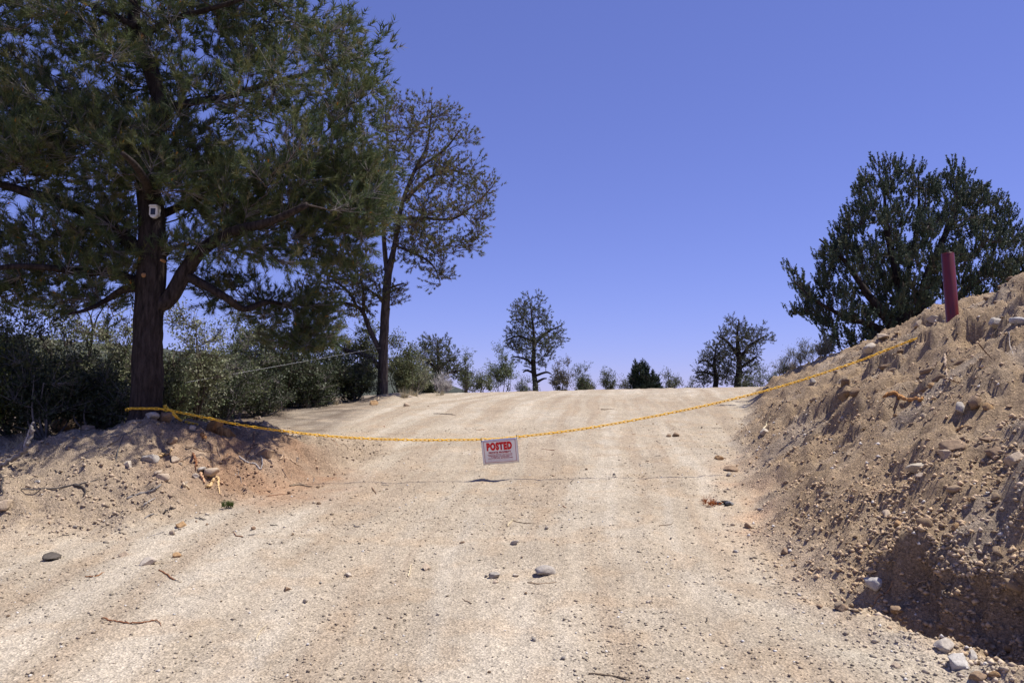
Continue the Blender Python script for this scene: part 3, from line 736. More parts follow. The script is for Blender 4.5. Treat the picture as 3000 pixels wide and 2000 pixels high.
TJ = fill(cj, 480, DJ + .2, 1.9, rgf, .19, [(2600, 730, 24), (2740, 600, 15), (2830, 700, 16), (2460, 900, 20), (2700, 800, 20), (2340, 800, 22), (2580, 600, 18), (2680, 690, 20), (2780, 820, 18), (2520, 700, 20), (2640, 560, 16)], 160)
juniper('juniper_tree', 'broad dark juniper growing behind the dirt bank beside the red post', bj, tj, TJ, 31, cr=.21, per=10, nn=23, nl=.046, nw=.025,
        cols=((.058, .085, .055), (.075, .10, .062), (.045, .07, .048), (.095, .105, .062)))
b = base_at(1880, 29.)
rgf = np.random.default_rng(104)
juniper('juniper_bush', 'small dense dark juniper bush peaking over the road crest', b, [([b - [0, 0, .1], P(1878, 1120, 29), P(1875, 1080, 29)], [.08, .06, .02]), ([b - [0, 0, .1], P(1895, 1120, 29), P(1905, 1100, 29.3)], [.07, .05, .02])],
        fill([(1848, 1150), (1850, 1105), (1862, 1075), (1878, 1066), (1895, 1085), (1918, 1095), (1928, 1120), (1940, 1150)], 62, 29, .7, rgf, .14, [], 30), 32, cat='bush', cr=.2, per=10, nn=16, nl=.08, nw=.026)

# ---------------------------------------------------------------- scrub behind the big pine
OAK = ((.18, .195, .10), (.24, .25, .14), (.11, .13, .06), (.28, .28, .185))
DARK = ((.05, .064, .028), (.07, .082, .036), (.036, .048, .022))
MID = ((.11, .13, .055), (.15, .16, .075), (.075, .092, .042))
YEL = ((.13, .15, .03), (.10, .125, .03), (.16, .16, .04))
def sb(px, d, top, wpx, **k):
    b_ = base_at(px, d); t = P(px, top, d); return b_, wpx / FPX * d, max(.35, (t[2] - b_[2]) / .98)
SH = [
    # px, dist, top y, width px, colours, label, extra
    (60, 10.2, 930, 330, MID, 'tall leafy shrub with green and olive leaves at the edge of the scrub', dict(clumps=130, stems=9)),
    (205, 11.6, 985, 300, OAK, 'grey-green scrub oak with pale bare stems showing through', dict(clumps=110, twigmat=M_TWIGP)),
    (330, 10.9, 985, 230, OAK, 'sunlit olive scrub oak touching the left of the big pine trunk', dict(clumps=100)),
    (150, 9.3, 1060, 230, DARK, 'low dark flat-topped shrub in the shade in front of the scrub oaks', dict(clumps=80, top=.7)),
    (-60, 9.2, 1040, 260, YEL, 'yellow-green leafy shrub at the corner of the scrub', dict(clumps=90)),
    (300, 9.6, 1120, 240, DARK, 'low shaded shrub with small dark leaves left of the big trunk', dict(clumps=80)),
    (560, 11.8, 925, 220, OAK, 'airy olive scrub oak rising right of the big pine trunk', dict(clumps=100, top=1.05)),
    (690, 14.2, 1010, 210, MID, 'rounded green shrub under the hanging pine branch', dict(clumps=85)),
    (490, 10.6, 1090, 150, MID, 'low green shrub growing right against the big pine base', dict(clumps=60)),
    (640, 13.2, 1090, 230, DARK, 'dark thicket shrub crossed by the thin white wire', dict(clumps=95)),
    (820, 16.4, 1000, 230, DARK, 'tall dark thicket shrub below the half-bare pine', dict(clumps=120)),
    (760, 14.8, 1120, 200, DARK, 'low dense dark shrub at the edge of the dirt', dict(clumps=80)),
    (930, 17.8, 1010, 220, DARK, 'deep green shrub in the shade of the half-bare pine', dict(clumps=110)),
    (905, 16.6, 1110, 190, DARK, 'low near-black shrub lying along the dirt edge', dict(clumps=80)),
    (1040, 20.6, 950, 180, MID, 'tall green shrub standing behind the thin pine trunk', dict(clumps=100)),
    (1030, 18.6, 1080, 170, DARK, 'dark low shrub left of the thin pine trunk', dict(clumps=80)),
    (1180, 22.0, 1010, 120, MID, 'leafy shrub right of the thin pine trunk', dict(clumps=75)),
    (1215, 23.5, 1060, 110, OAK, 'low pale green shrub beyond the thin pine', dict(clumps=60)),
    (20, 14.0, 915, 320, DARK, 'dark tall shrub far back in the scrub', dict(clumps=110)),
    (430, 13.5, 1040, 320, MID, 'mid-green scrub far behind the big trunk', dict(clumps=100)),
    (760, 18.5, 940, 240, MID, 'tall shrub with fine leaves far behind the hanging branch', dict(clumps=100)),
]
for i, (px, d, top, wp, colr, lab, kw) in enumerate(SH):
    b_, w_, h_ = sb(px, d, top, wp)
    far = d > 15
    kw['clumps'] = int(kw['clumps'] * .62)
    a = dict(cols=colr, per=13, nleaf=6, scat=.032, ll=.044 if not far else .056, lw=.03 if not far else .038, cr=.23 if not far else .26, twigmat=M_TWIGP if i % 2 else M_TWIG, depth=min(w_, 1.5)); a.update(kw)
    shrub('shrub', lab, b_, w_, h_, 200 + i, group='scrub behind the big pine', **a)
# bare dead shrub rising out of the scrub
b_ = base_at(275, 11.2)
e = empty('dead_shrub', 'leafless grey dead shrub with forking stems above the scrub oaks', 'shrub', tuple(b_))
for pts, rr in (([(262, 1040), (268, 1000), (272, 960), (262, 920), (240, 895)], (.03, .026, .02, .014, .006)), ([(272, 975), (285, 930), (310, 890), (318, 870)], (.018, .014, .01, .004)), ([(300, 1000), (318, 960), (345, 945), (358, 930)], (.014, .012, .008, .004)),
                ([(270, 985), (250, 960), (238, 950)], (.014, .01, .004)), ([(312, 970), (322, 935), (335, 925)], (.01, .007, .003)), ([(266, 930), (275, 900), (290, 880)], (.01, .007, .003)), ([(200, 985), (225, 970), (250, 990), (262, 1030)], (.004, .008, .012, .014))):
    bark_tube('stem', px_path(pts, 11.2), [q_ * .7 for q_ in rr], M_BARK2, e, 7, .05)
    for f_ in (.35, .55, .7, .85, .95):
        c_ = catmull(px_path(pts, 11.2), 20)[int(f_ * 19)]; v_ = rgf.normal(size=3) * np.array([.16, .12, .08]) + np.array([0, 0, .14])
        bark_tube('twig', [c_, c_ + v_ * .5 + rgf.normal(size=3) * .02, c_ + v_], (.006, .004, .002), M_BARK2, e, 5, .05)
bark_tube('stem', [b_ - np.array([0, 0, .05]), P(270, 1120, 11.2), P(262, 1040, 11.2)], (.04, .035, .03), M_BARK2, e, 8, .06)

# ---------------------------------------------------------------- bushes along the crest and on the bank
CR = [
    (1470, 30, 1042, 95, ((.13, .16, .07), (.16, .19, .085), (.10, .13, .055)), 'upright light green bush left of the lone crest pine', dict(clumps=70, upright=.9)),
    (1645, 31, 1072, 85, ((.12, .10, .065), (.10, .09, .05), (.15, .12, .07)), 'brownish thin bush right of the lone crest pine', dict(clumps=50)),
    (1705, 30, 1095, 46, ((.10, .115, .06), (.08, .10, .045)), 'small pointed green bush on the crest', dict(clumps=26, upright=.9)),
    (1785, 30, 1108, 46, ((.09, .105, .055), (.11, .12, .065)), 'small bush with a leafy tip on the crest', dict(clumps=24, upright=.8)),
    (1962, 31, 1112, 44, ((.10, .115, .065), (.13, .13, .08)), 'low wispy bush right of the dark juniper bush', dict(clumps=18, upright=.9)),
    (1835, 32, 1125, 36, ((.11, .12, .07), (.10, .11, .06)), 'tiny sparse bush left of the dark juniper bush', dict(clumps=12, upright=.8)),
    (1400, 28, 1100, 120, MID, 'low rambling bush on the crest below the stout pine', dict(clumps=50)),
    (1260, 26, 1105, 120, DARK, 'low dark bush at the foot of the stout pine', dict(clumps=60)),
    (1365, 27, 1062, 28, ((.13, .15, .08), (.12, .14, .06)), 'narrow upright pale bush beside the stout pine', dict(clumps=16, upright=1.)),
    (1545, 33, 1120, 80, ((.12, .14, .08), (.10, .12, .06)), 'low green bush at the foot of the lone crest pine', dict(clumps=28)),
    (2020, 36, 1125, 90, ((.10, .115, .07), (.12, .125, .08)), 'low pale scrub left of the pair of crest pines', dict(clumps=26)),
    (2240, 33, 1095, 90, ((.12, .135, .085), (.10, .12, .07)), 'sparse upright bush right of the pair of crest pines', dict(clumps=26, upright=1.)),
    (2200, 34, 1110, 90, ((.10, .12, .06), (.12, .13, .075)), 'low green bush under the taller crest pine', dict(clumps=34)),
    (1720, 31, 1120, 80, ((.10, .11, .055), (.12, .115, .065)), 'low olive bush between small crest bushes', dict(clumps=30)),
]
for i, (px, d, top, wp, colr, lab, kw) in enumerate(CR):
    b_, w_, h_ = sb(px, d, top, wp)
    kw['clumps'] = int(kw['clumps'] * .62)
    a = dict(cols=colr, per=10, nleaf=6, ll=.06, lw=.03, cr=.22, depth=min(w_, 1.2), stems=6, scat=.035); a.update(kw)
    shrub('bush', lab, b_, w_, h_, 300 + i, cat='bush', group='bushes along the crest', **a)
b_, w_, h_ = sb(1300, 25.0, 1105, 75)
shrub('dead_bush', 'pale grey leafless bush on the crest under the stout pine', b_, w_, h_, 330, cat='bush', clumps=44, per=14, leaf=False, twigmat=flat_mat('bleached_twig', (.42, .39, .37), .9, .1, 30, .2), upright=.8, stemr=.012)
for i, (px, py, d, wp, hpx, lab) in enumerate(((2355, 1058, 15.5, 90, 52, 'wispy grey-green rabbitbrush at the top of the dirt bank'), (2300, 1085, 17.5, 70, 40, 'smaller wispy brush sprouting where the bank meets the crest'), (2420, 1030, 15.0, 60, 30, 'short wispy brush against the juniper on the bank top'))):
    dd_ = np.arange(10, 24, .05); xx_ = (px - 1500) / FPX * dd_; d = float(dd_[np.argmax(height(xx_, dd_, False) / dd_)]) + .15
    x_ = (px - 1500) / FPX * d; b_ = np.array([x_, d, gz(x_, d)])      # on the skyline of the bank
    shrub('brush', lab, b_, wp / FPX * d, 1.15 * hpx / FPX * d, 340 + i, cat='brush', clumps=22, per=8, nleaf=4, ll=.05, lw=.012, cr=.10, cols=((.16, .17, .12), (.2, .2, .14), (.13, .15, .10)), twigmat=M_TWIGP, upright=1.1, stemr=.008, stems=9)
# ---------------------------------------------------------------- the yellow chain
M_CHAIN = flat_mat('yellow_plastic', (.88, .52, .035), .45, .4, 60, .12)
def link_mesh():
    L, W_, r_ = .040, .0105, .0046          # half lengths of the stadium centre line
    pts = []
    for i in range(7): a = math.pi / 2 - math.pi * i / 6; pts.append((L * .5 + W_ * math.cos(a) * .9, W_ * math.sin(a), 0))
    for i in range(7): a = -math.pi / 2 - math.pi * i / 6; pts.append((-L * .5 + W_ * math.cos(a) * .9, W_ * math.sin(a), 0))
    p = np.array(pts); n = len(p)
    T = nrm(np.roll(p, -1, 0) - np.roll(p, 1, 0)); Z = np.array([0, 0, 1.]); B = np.cross(T, Z)
    a = np.arange(5) * 2 * math.pi / 5
    V = p[:, None] + r_ * (np.cos(a)[:, None] * Z + np.sin(a)[:, None] * B[:, None])
    ix = np.arange(n * 5).reshape(n, 5)
    Q = np.stack([ix, np.roll(ix, -1, 1), np.roll(np.roll(ix, -1, 0), -1, 1), np.roll(ix, -1, 0)], -1).reshape(-1, 4)
    o = mesh_np('link', V.reshape(-1, 3), Q, M_CHAIN, smooth=True); me = o.data; bpy.data.objects.remove(o); return me
LINK = link_mesh(); PITCHL = .0465
def lay_links(parent, path, start=0):
    path = np.asarray(path); seg = np.linalg.norm(np.diff(path, axis=0), axis=1); s = np.concatenate([[0], np.cumsum(seg)])
    n = int(s[-1] / PITCHL); k = start
    for i in range(n):
        q = [(i + .0) * PITCHL, (i + .5) * PITCHL, (i + 1.) * PITCHL]
        a, c, b_ = [np.array([np.interp(v, s, path[:, j]) for j in range(3)]) for v in q]
        t = Vector(b_ - a).normalized(); up = Vector((0, 0, 1)); side = t.cross(up)
        if side.length < 1e-3: side = Vector((1, 0, 0))
        side.normalize(); up = side.cross(t)
        tw = (math.pi / 2 if k % 2 else 0.) + R(38) + R(14) * math.sin(k * .7)
        y_ = side * math.cos(tw) + up * math.sin(tw); z_ = t.cross(y_)
        o = bpy.data.objects.new('link', LINK); COL.objects.link(o); o.parent = parent
        m4 = Matrix((t, y_, z_)).transposed().to_4x4(); m4.translation = Vector(c) - parent.location
        o.matrix_local = m4; k += 1
    return k
DC0, DC1 = 8.32, 9.12
def dch(px): return DC0 + (DC1 - DC0) * (px - 395) / (2790 - 395)
ch_px = [(468, 1197), (520, 1206), (600, 1222), (700, 1243), (830, 1262), (1000, 1280), (1200, 1288), (1400, 1287), (1500, 1281), (1700, 1257), (1900, 1222), (2100, 1180), (2300, 1128), (2500, 1063), (2600, 1024), (2715, 980), (2790, 955)]
cpath = [P(x, y, dch(x) - float(np.interp(x, [2400, 2600, 2715, 2790], [0, .14, .30, .12]))) for x, y in ch_px]
# round the trunk: from the front of the trunk to its left, behind and back to the chain
tcx, tcy = tr1[1][0], tr1[1][1]
zt = lambda py: P(430, py, 8.35)[2]
wrap = []
for a, py in ((-80, 1196), (-110, 1196), (-140, 1198), (-170, 1202), (-200, 1203), (-235, 1200), (-270, 1196), (-305, 1190), (-340, 1188), (-360, 1190)):
    wrap.append(np.array([tcx + .192 * math.cos(R(a)), tcy + .192 * math.sin(R(a)), zt(py)]))
wrap = wrap[::-1] + [P(468, 1197, 8.33)]
joined = np.array([P(500, 1200, 8.36)] + [wrap[0]])
full = catmull(np.array(wrap[:-1] + cpath), 700)
chain = empty('yellow_chain', 'long yellow plastic chain sagging across the dirt road between pine and red post', 'chain', tuple(P(1400, 1290, dch(1400))))
k_ = lay_links(chain, full)
# loop closing at the trunk and the loose end hanging on the mound
lay_links(chain, catmull([wrap[0], P(485, 1192, 8.42), P(510, 1206, 8.35)], 60), 1)
tail = [P(507, 1208, 8.34)]
for x, y in ((517, 1222), (532, 1236), (548, 1240), (566, 1244), (588, 1249)):
    g = G(x, y); tail.append(g + np.array([0, 0, .012]))
tail[1] = P(514, 1218, 8.30)
lay_links(chain, catmull(tail, 80), 0)
# the end of the chain round the red post
PD = 9.15
pb = np.array([(2798 - 1500) / FPX * PD, PD, 0]); pb[2] = gz(pb[0], pb[1] - .06)
print('post base pixel check z', pb[2], 'wanted', P(2806, 950, PD)[2])

# ---------------------------------------------------------------- the sign
ds = dch(1466) - .03
S0, S1, S2, S3 = P(1408, 1289, ds), P(1514, 1281, ds), P(1523, 1352, ds + .11), P(1417, 1363, ds + .11)   # tl, tr, br, bl
ex = nrm(((S1 - S0) + (S2 - S3))[None])[0]; ey0 = ((S0 - S3) + (S1 - S2)); ey = nrm((ey0 - (ey0 @ ex) * ex)[None])[0]; ez = np.cross(ex, ey)
SW = .5 * (np.linalg.norm(S1 - S0) + np.linalg.norm(S2 - S3)); SHH = .5 * (np.linalg.norm(S0 - S3) + np.linalg.norm(S1 - S2))
cen = (S0 + S1 + S2 + S3) / 4
sign = empty('posted_sign', 'white laminated sign reading POSTED PRIVATE PROPERTY in red hanging from the yellow chain', 'sign', tuple(cen))
m4 = Matrix((Vector(ex), Vector(ey), Vector(ez))).transposed().to_4x4(); m4.translation = Vector(cen); sign.matrix_world = m4
sign.location = cen; sign.rotation_euler = m4.to_euler()
M_PAPER = flat_mat('sign_sheet', (.74, .74, .76), .35, .5, 8, .04)
M_RED = flat_mat('sign_red', (.56, .012, .02), .5, .3, 20, .06); M_DRED = flat_mat('sign_dark_red', (.36, .03, .06), .5, .3, 20, .06)
gx = np.linspace(-SW / 2, SW / 2, 13); gy = np.linspace(-SHH / 2, SHH / 2, 9)
def bend(x, y): return .006 * math.sin(3.1 * x / SW * 2 + .4) * (0.5 - y / SHH) + .004 * (y / SHH) ** 2
V = []; F = []
for s_ in (0, 1):
    for yy in gy:
        for xx in gx: V.append((xx, yy, bend(xx, yy) + (.0 if s_ == 0 else -.0025)))
nX, nY = 13, 9
for j in range(nY - 1):
    for i in range(nX - 1):
        a = j * nX + i; F.append((a, a + 1, a + nX + 1, a + nX)); b0 = a + nX * nY; F.append((b0, b0 + nX, b0 + nX + 1, b0 + 1))
ring = [i for i in range(nX)] + [nX * j + nX - 1 for j in range(1, nY)] + [nX * (nY - 1) + i for i in range(nX - 2, -1, -1)] + [nX * j for j in range(nY - 2, 0, -1)]
for i in range(len(ring)): a, b0 = ring[i], ring[(i + 1) % len(ring)]; F.append((b0, a, a + nX * nY, b0 + nX * nY))
panel = mesh_np('panel', V, np.array(F), M_PAPER, parent=sign, smooth=False)
def strip(x0, y0, x1, y1, name, m, lift=.0012, n=10):
    V = []; F = []
    hor = abs(x1 - x0) > abs(y1 - y0)
    for i in range(n + 1):
        t = i / n
        if hor: xx = x0 + (x1 - x0) * t; V += [(xx, y0, bend(xx, y0) + lift), (xx, y1, bend(xx, y1) + lift)]
        else: yy = y0 + (y1 - y0) * t; V += [(x1, yy, bend(x1, yy) + lift), (x0, yy, bend(x0, yy) + lift)]
    for i in range(n): F.append((2 * i, 2 * i + 2, 2 * i + 3, 2 * i + 1))
    return np.array(V), np.array(F)
def joinstrips(name, lst, m):
    Vs = []; Fs = []; o_ = 0
    for v, f in lst: Vs.append(v); Fs.append(f + o_); o_ += len(v)
    return mesh_np(name, np.vstack(Vs), np.vstack(Fs), m, parent=sign)
fx0, fx1, fy0, fy1 = -SW * .445, SW * .435, -SHH * .425, SHH * .435; th = .0042
joinstrips('border_line', [strip(fx0, fy1, fx1, fy1 - th, '', 0), strip(fx0, fy0 + th, fx1, fy0, '', 0), strip(fx0, fy0, fx0 + th, fy1, '', 0), strip(fx1 - th, fy0, fx1, fy1, '', 0)], M_DRED)
joinstrips('ruled_line', [strip(-SW * .36, -SHH * .315, SW * .34, -SHH * .315 - .0014, '', 0), strip(-SW * .36, -SHH * .365, SW * .34, -SHH * .365 - .0014, '', 0)], M_DRED)
def text(body, cx, cy, width, height_, m, bold=0., name='lettering'):
    cu = bpy.data.curves.new(name, 'FONT'); cu.body = body; cu.align_x = 'CENTER'; cu.align_y = 'CENTER'; cu.size = 1.0; cu.offset = bold; cu.space_character = 1. + 2.2 * bold; cu.resolution_u = 3
    o = bpy.data.objects.new(name, cu); COL.objects.link(o)
    dg = bpy.context.evaluated_depsgraph_get(); me = bpy.data.meshes.new_from_object(o.evaluated_get(dg)); bpy.data.objects.remove(o); bpy.data.curves.remove(cu)
    co = np.zeros(len(me.vertices) * 3, np.float32); me.vertices.foreach_get('co', co); co = co.reshape(-1, 3)
    lo, hi = co.min(0), co.max(0)
    co[:, 0] = (co[:, 0] - (lo[0] + hi[0]) / 2) * width / (hi[0] - lo[0]) + cx
    co[:, 1] = (co[:, 1] - (lo[1] + hi[1]) / 2) * height_ / (hi[1] - lo[1]) + cy
    co[:, 2] = [bend(a, b_) + .0016 for a, b_ in co[:, :2]]
    me.vertices.foreach_set('co', co.ravel()); me.update(); me.materials.clear(); me.materials.append(m)
    t_ = bpy.data.objects.new(name, me); COL.objects.link(t_); t_.parent = sign
    return t_
text('POSTED', -SW * .015, SHH * .215, SW * .70, SHH * .33, M_RED, .075)
text('PRIVATE PROPERTY', -SW * .01, -SHH * .03, SW * .62, SHH * .08, M_DRED, .07)
for ln, yy, ww in (('HUNTING, FISHING, TRAPPING OR', -.115, .68), ('TRESPASSING FOR ANY PURPOSE', -.165, .66), ('IS STRICTLY FORBIDDEN', -.215, .50), ('VIOLATORS WILL BE PROSECUTED', -.265, .69)):
    text(ln, -SW * .012, SHH * yy, SW * ww, SHH * .036, M_DRED, .05)
M_TIE = flat_mat('black_tie', (.015, .015, .015), .5, .4)
for sx in (-1, 1):
    cx_, cy_ = sx * SW * .485, SHH * .47
    a = np.linspace(0, 2 * math.pi, 13)[:-1]
    ringp = np.stack([np.full(12, cx_), cy_ + .017 + .024 * np.sin(a), .018 * np.cos(a)], -1)
    ringp = np.vstack([ringp, ringp[:1]])[None]
    V, Q = tubes(ringp, np.full((1, 13), .0032), 5); mesh_np('cable_tie', V, Q, M_TIE, parent=sign)

# ---------------------------------------------------------------- the red pipe post
post = empty('red_pipe_post', 'leaning hollow dark red steel pipe standing in the dirt bank', 'post', tuple(pb))
def red_paint():
    m, t, b_ = mat('red_paint')
    tc = nd(t, 'ShaderNodeTexCoord'); mp = nd(t, 'ShaderNodeMapping'); mp.inputs['Scale'].default_value = (9, 9, 2.2); lk(t, tc.outputs['Object'], mp.inputs['Vector'])
    n = nd(t, 'ShaderNodeTexNoise'); n.inputs['Scale'].default_value = 2.2; n.inputs['Detail'].default_value = 7; lk(t, mp.outputs[0], n.inputs['Vector'])
    cr = nd(t, 'ShaderNodeValToRGB'); e_ = cr.color_ramp.elements
    e_[0].position = .30; e_[0].color = (.03, .02, .028, 1); e_[1].position = .42; e_[1].color = (.115, .010, .012, 1)
    e2 = e_.new(.75); e2.color = (.155, .014, .017, 1)
    lk(t, n.outputs[0], cr.inputs[0]); lk(t, cr.outputs[0], b_.inputs['Base Color']); b_.inputs['Roughness'].default_value = .42
    bp = nd(t, 'ShaderNodeBump'); bp.inputs['Distance'].default_value = .002; bp.inputs['Strength'].default_value = .5; lk(t, n.outputs[0], bp.inputs['Height']); lk(t, bp.outputs[0], b_.inputs['Normal'])
    return m
M_RP = red_paint()
ptop = P(2780, 742, PD)
axp = ptop - pb; axp = np.array([axp[0], .03, axp[2]]); Lp = np.linalg.norm(axp); axp /= Lp
prf = [(0, -.45, .069), (0, Lp - .006, .069), (0, Lp, .066), (0, Lp, .058), (0, Lp - .25, .057)]
sidesn = 32; A_ = nrm(np.cross(axp, [0, 1., 0])[None])[0]; B_ = np.cross(axp, A_)
V = []
for _, h_, r_ in prf:
    for j in range(sidesn):
        a = 2 * math.pi * j / sidesn; V.append(axp * h_ + r_ * (math.cos(a) * A_ + math.sin(a) * B_))
F = [(i * sidesn + j, i * sidesn + (j + 1) % sidesn, (i + 1) * sidesn + (j + 1) % sidesn, (i + 1) * sidesn + j) for i in range(len(prf) - 1) for j in range(sidesn)]
F.append(tuple([4 * sidesn + j for j in range(4)]))
pp = mesh_np('pipe', V, np.array(F[:-1]), M_RP, smooth=True); pp.parent = post
pp.data.set_sharp_from_angle(angle=R(40))
rim = []
for j in range(25):
    a = 2 * math.pi * j / 24; rim.append(axp * (Lp * 1.0) + .0635 * (math.cos(a) * A_ + math.sin(a) * B_))
V, Q = tubes(np.array([rim]), np.full((1, 25), .006), 6); o = mesh_np('rim', V, Q, M_RP, smooth=True); o.parent = post
lp = []
for a in range(0, 361, 15): lp.append(pb + .082 * np.array([math.cos(R(a + 200)), math.sin(R(a + 200)), .0]) + axp * .02)
k_ = lay_links(chain, np.array(lp), 1)

# ---------------------------------------------------------------- camera box on the trunk
M_WHITE = flat_mat('white_plastic', (.72, .71, .67), .4, .4, 10, .05); M_SOLAR = flat_mat('dark_panel', (.012, .012, .016), .2, .5, 10, .1)
dcm = 8.5 - .175
cb = P(453, 620, dcm)
cam_e = empty('trail_camera', 'small white box with a dark front panel fixed to the big pine trunk', 'camera', tuple(cb))
def rbox(name, x0, x1, z0, z1, y0, y1, m, bev=.006, parent=cam_e, taper=1.):
    import bmesh
    bm = bmesh.new(); bmesh.ops.create_cube(bm, size=1)
    for v in bm.verts:
        tz = taper if v.co.z < 0 else 1.
        v.co = Vector(((x0 + x1) / 2 + v.co.x * (x1 - x0) * tz, (y0 + y1) / 2 + v.co.y * (y1 - y0), (z0 + z1) / 2 + v.co.z * (z1 - z0)))
    bmesh.ops.bevel(bm, geom=bm.edges[:], offset=bev, segments=2, affect='EDGES')
    me = bpy.data.meshes.new(name); bm.to_mesh(me); bm.free(); me.materials.append(m)
    o = bpy.data.objects.new(name, me); COL.objects.link(o); o.parent = parent; return o
u = 1 / FPX * dcm
rbox('housing', -13 * u, 12 * u, -13 * u, 13 * u, -.03, .05, M_WHITE)
rbox('lid', -13.5 * u, 12.5 * u, 12 * u, 19 * u, -.045, .05, M_WHITE, .008)
rbox('panel', -8 * u, 6 * u, -11 * u, 8 * u, -.034, -.028, M_SOLAR, .0015)
rbox('lens_dome', -12 * u, 11 * u, -20 * u, -12.5 * u, -.036, .03, M_WHITE, .008, taper=.5)
rbox('bracket', -6 * u, 6 * u, -6 * u, 6 * u, .045, .12, M_SOLAR, .004)

# ---------------------------------------------------------------- thin white wire through the scrub
M_WIRE = flat_mat('white_wire', (.62, .62, .64), .4, .5)
wp = [P(330, 1158, 9.6), P(1117, 1018, 18.9)]
V, Q = tubes(catmull(wp, 60)[None], np.full((1, 60), .0015), 5)
tag(mesh_np('white_wire', V, Q, M_WIRE, smooth=True), 'thin white wire stretched through the scrub to the thin pine', 'wire')

# ---------------------------------------------------------------- stones
ICO = None
def ico(sub):
    import bmesh
    bm = bmesh.new(); bmesh.ops.create_icosphere(bm, subdivisions=sub, radius=1)
    v = np.array([x.co[:] for x in bm.verts]); f = np.array([[w_.index for w_ in q.verts] for q in bm.faces]); bm.free(); return v, f
IC1, IC2, IC3 = ico(1), ico(2), ico(3)
def rock_geo(seed, sub=2, ang=.55):
    v, f = {1: IC1, 2: IC2, 3: IC3}[sub]; rg = np.random.default_rng(seed); p = v.copy()
    for _ in range(11):                             # chop with planes: angular faces
        n_ = nrm(rg.normal(size=3)[None])[0]; dcut = rg.uniform(.38, .72)
        e_ = p @ n_ - dcut; p = p - np.maximum(e_, 0)[:, None] * n_
    p = p + nrm(v) * (.05 * perlin(v[:, 0] * 2.2 + seed, v[:, 1] * 2.2 + v[:, 2] * 1.6, 7) + .05 * perlin(v[:, 0] * 6 + v[:, 2] * 3, v[:, 1] * 6 + seed, 8))[:, None]
    return p, f
def rock(px, py, wpx, colr, label, name='rock', cat='rock', hr=.75, dr=.9, seed=1, sub=3, group=None, yaw=0., sink=.30, hp=None):
    g = G(px, py) if hp is None else np.asarray(hp)
    s_ = wpx / FPX * g[1] / 1.30
    p, f = rock_geo(seed, sub)
    p = p * np.array([s_, s_ * dr, s_ * hr]); c_, s__ = math.cos(yaw), math.sin(yaw)
    p = np.stack([p[:, 0] * c_ - p[:, 1] * s__, p[:, 0] * s__ + p[:, 1] * c_, p[:, 2]], -1)
    o = mesh_np(name, p, f, M_STONE, cols=np.tile(colr, (len(p), 1)))
    o.location = Vector(g) + Vector((0, 0, s_ * hr * (.85 - 2 * sink)))
    return tag(o, label, cat, group)
WHT = (.46, .395, .31); GRY = (.36, .32, .27); TAN = (.42, .33, .235); BRN = (.26, .18, .115); DRK = (.10, .085, .07); OCH = (.38, .24, .12)
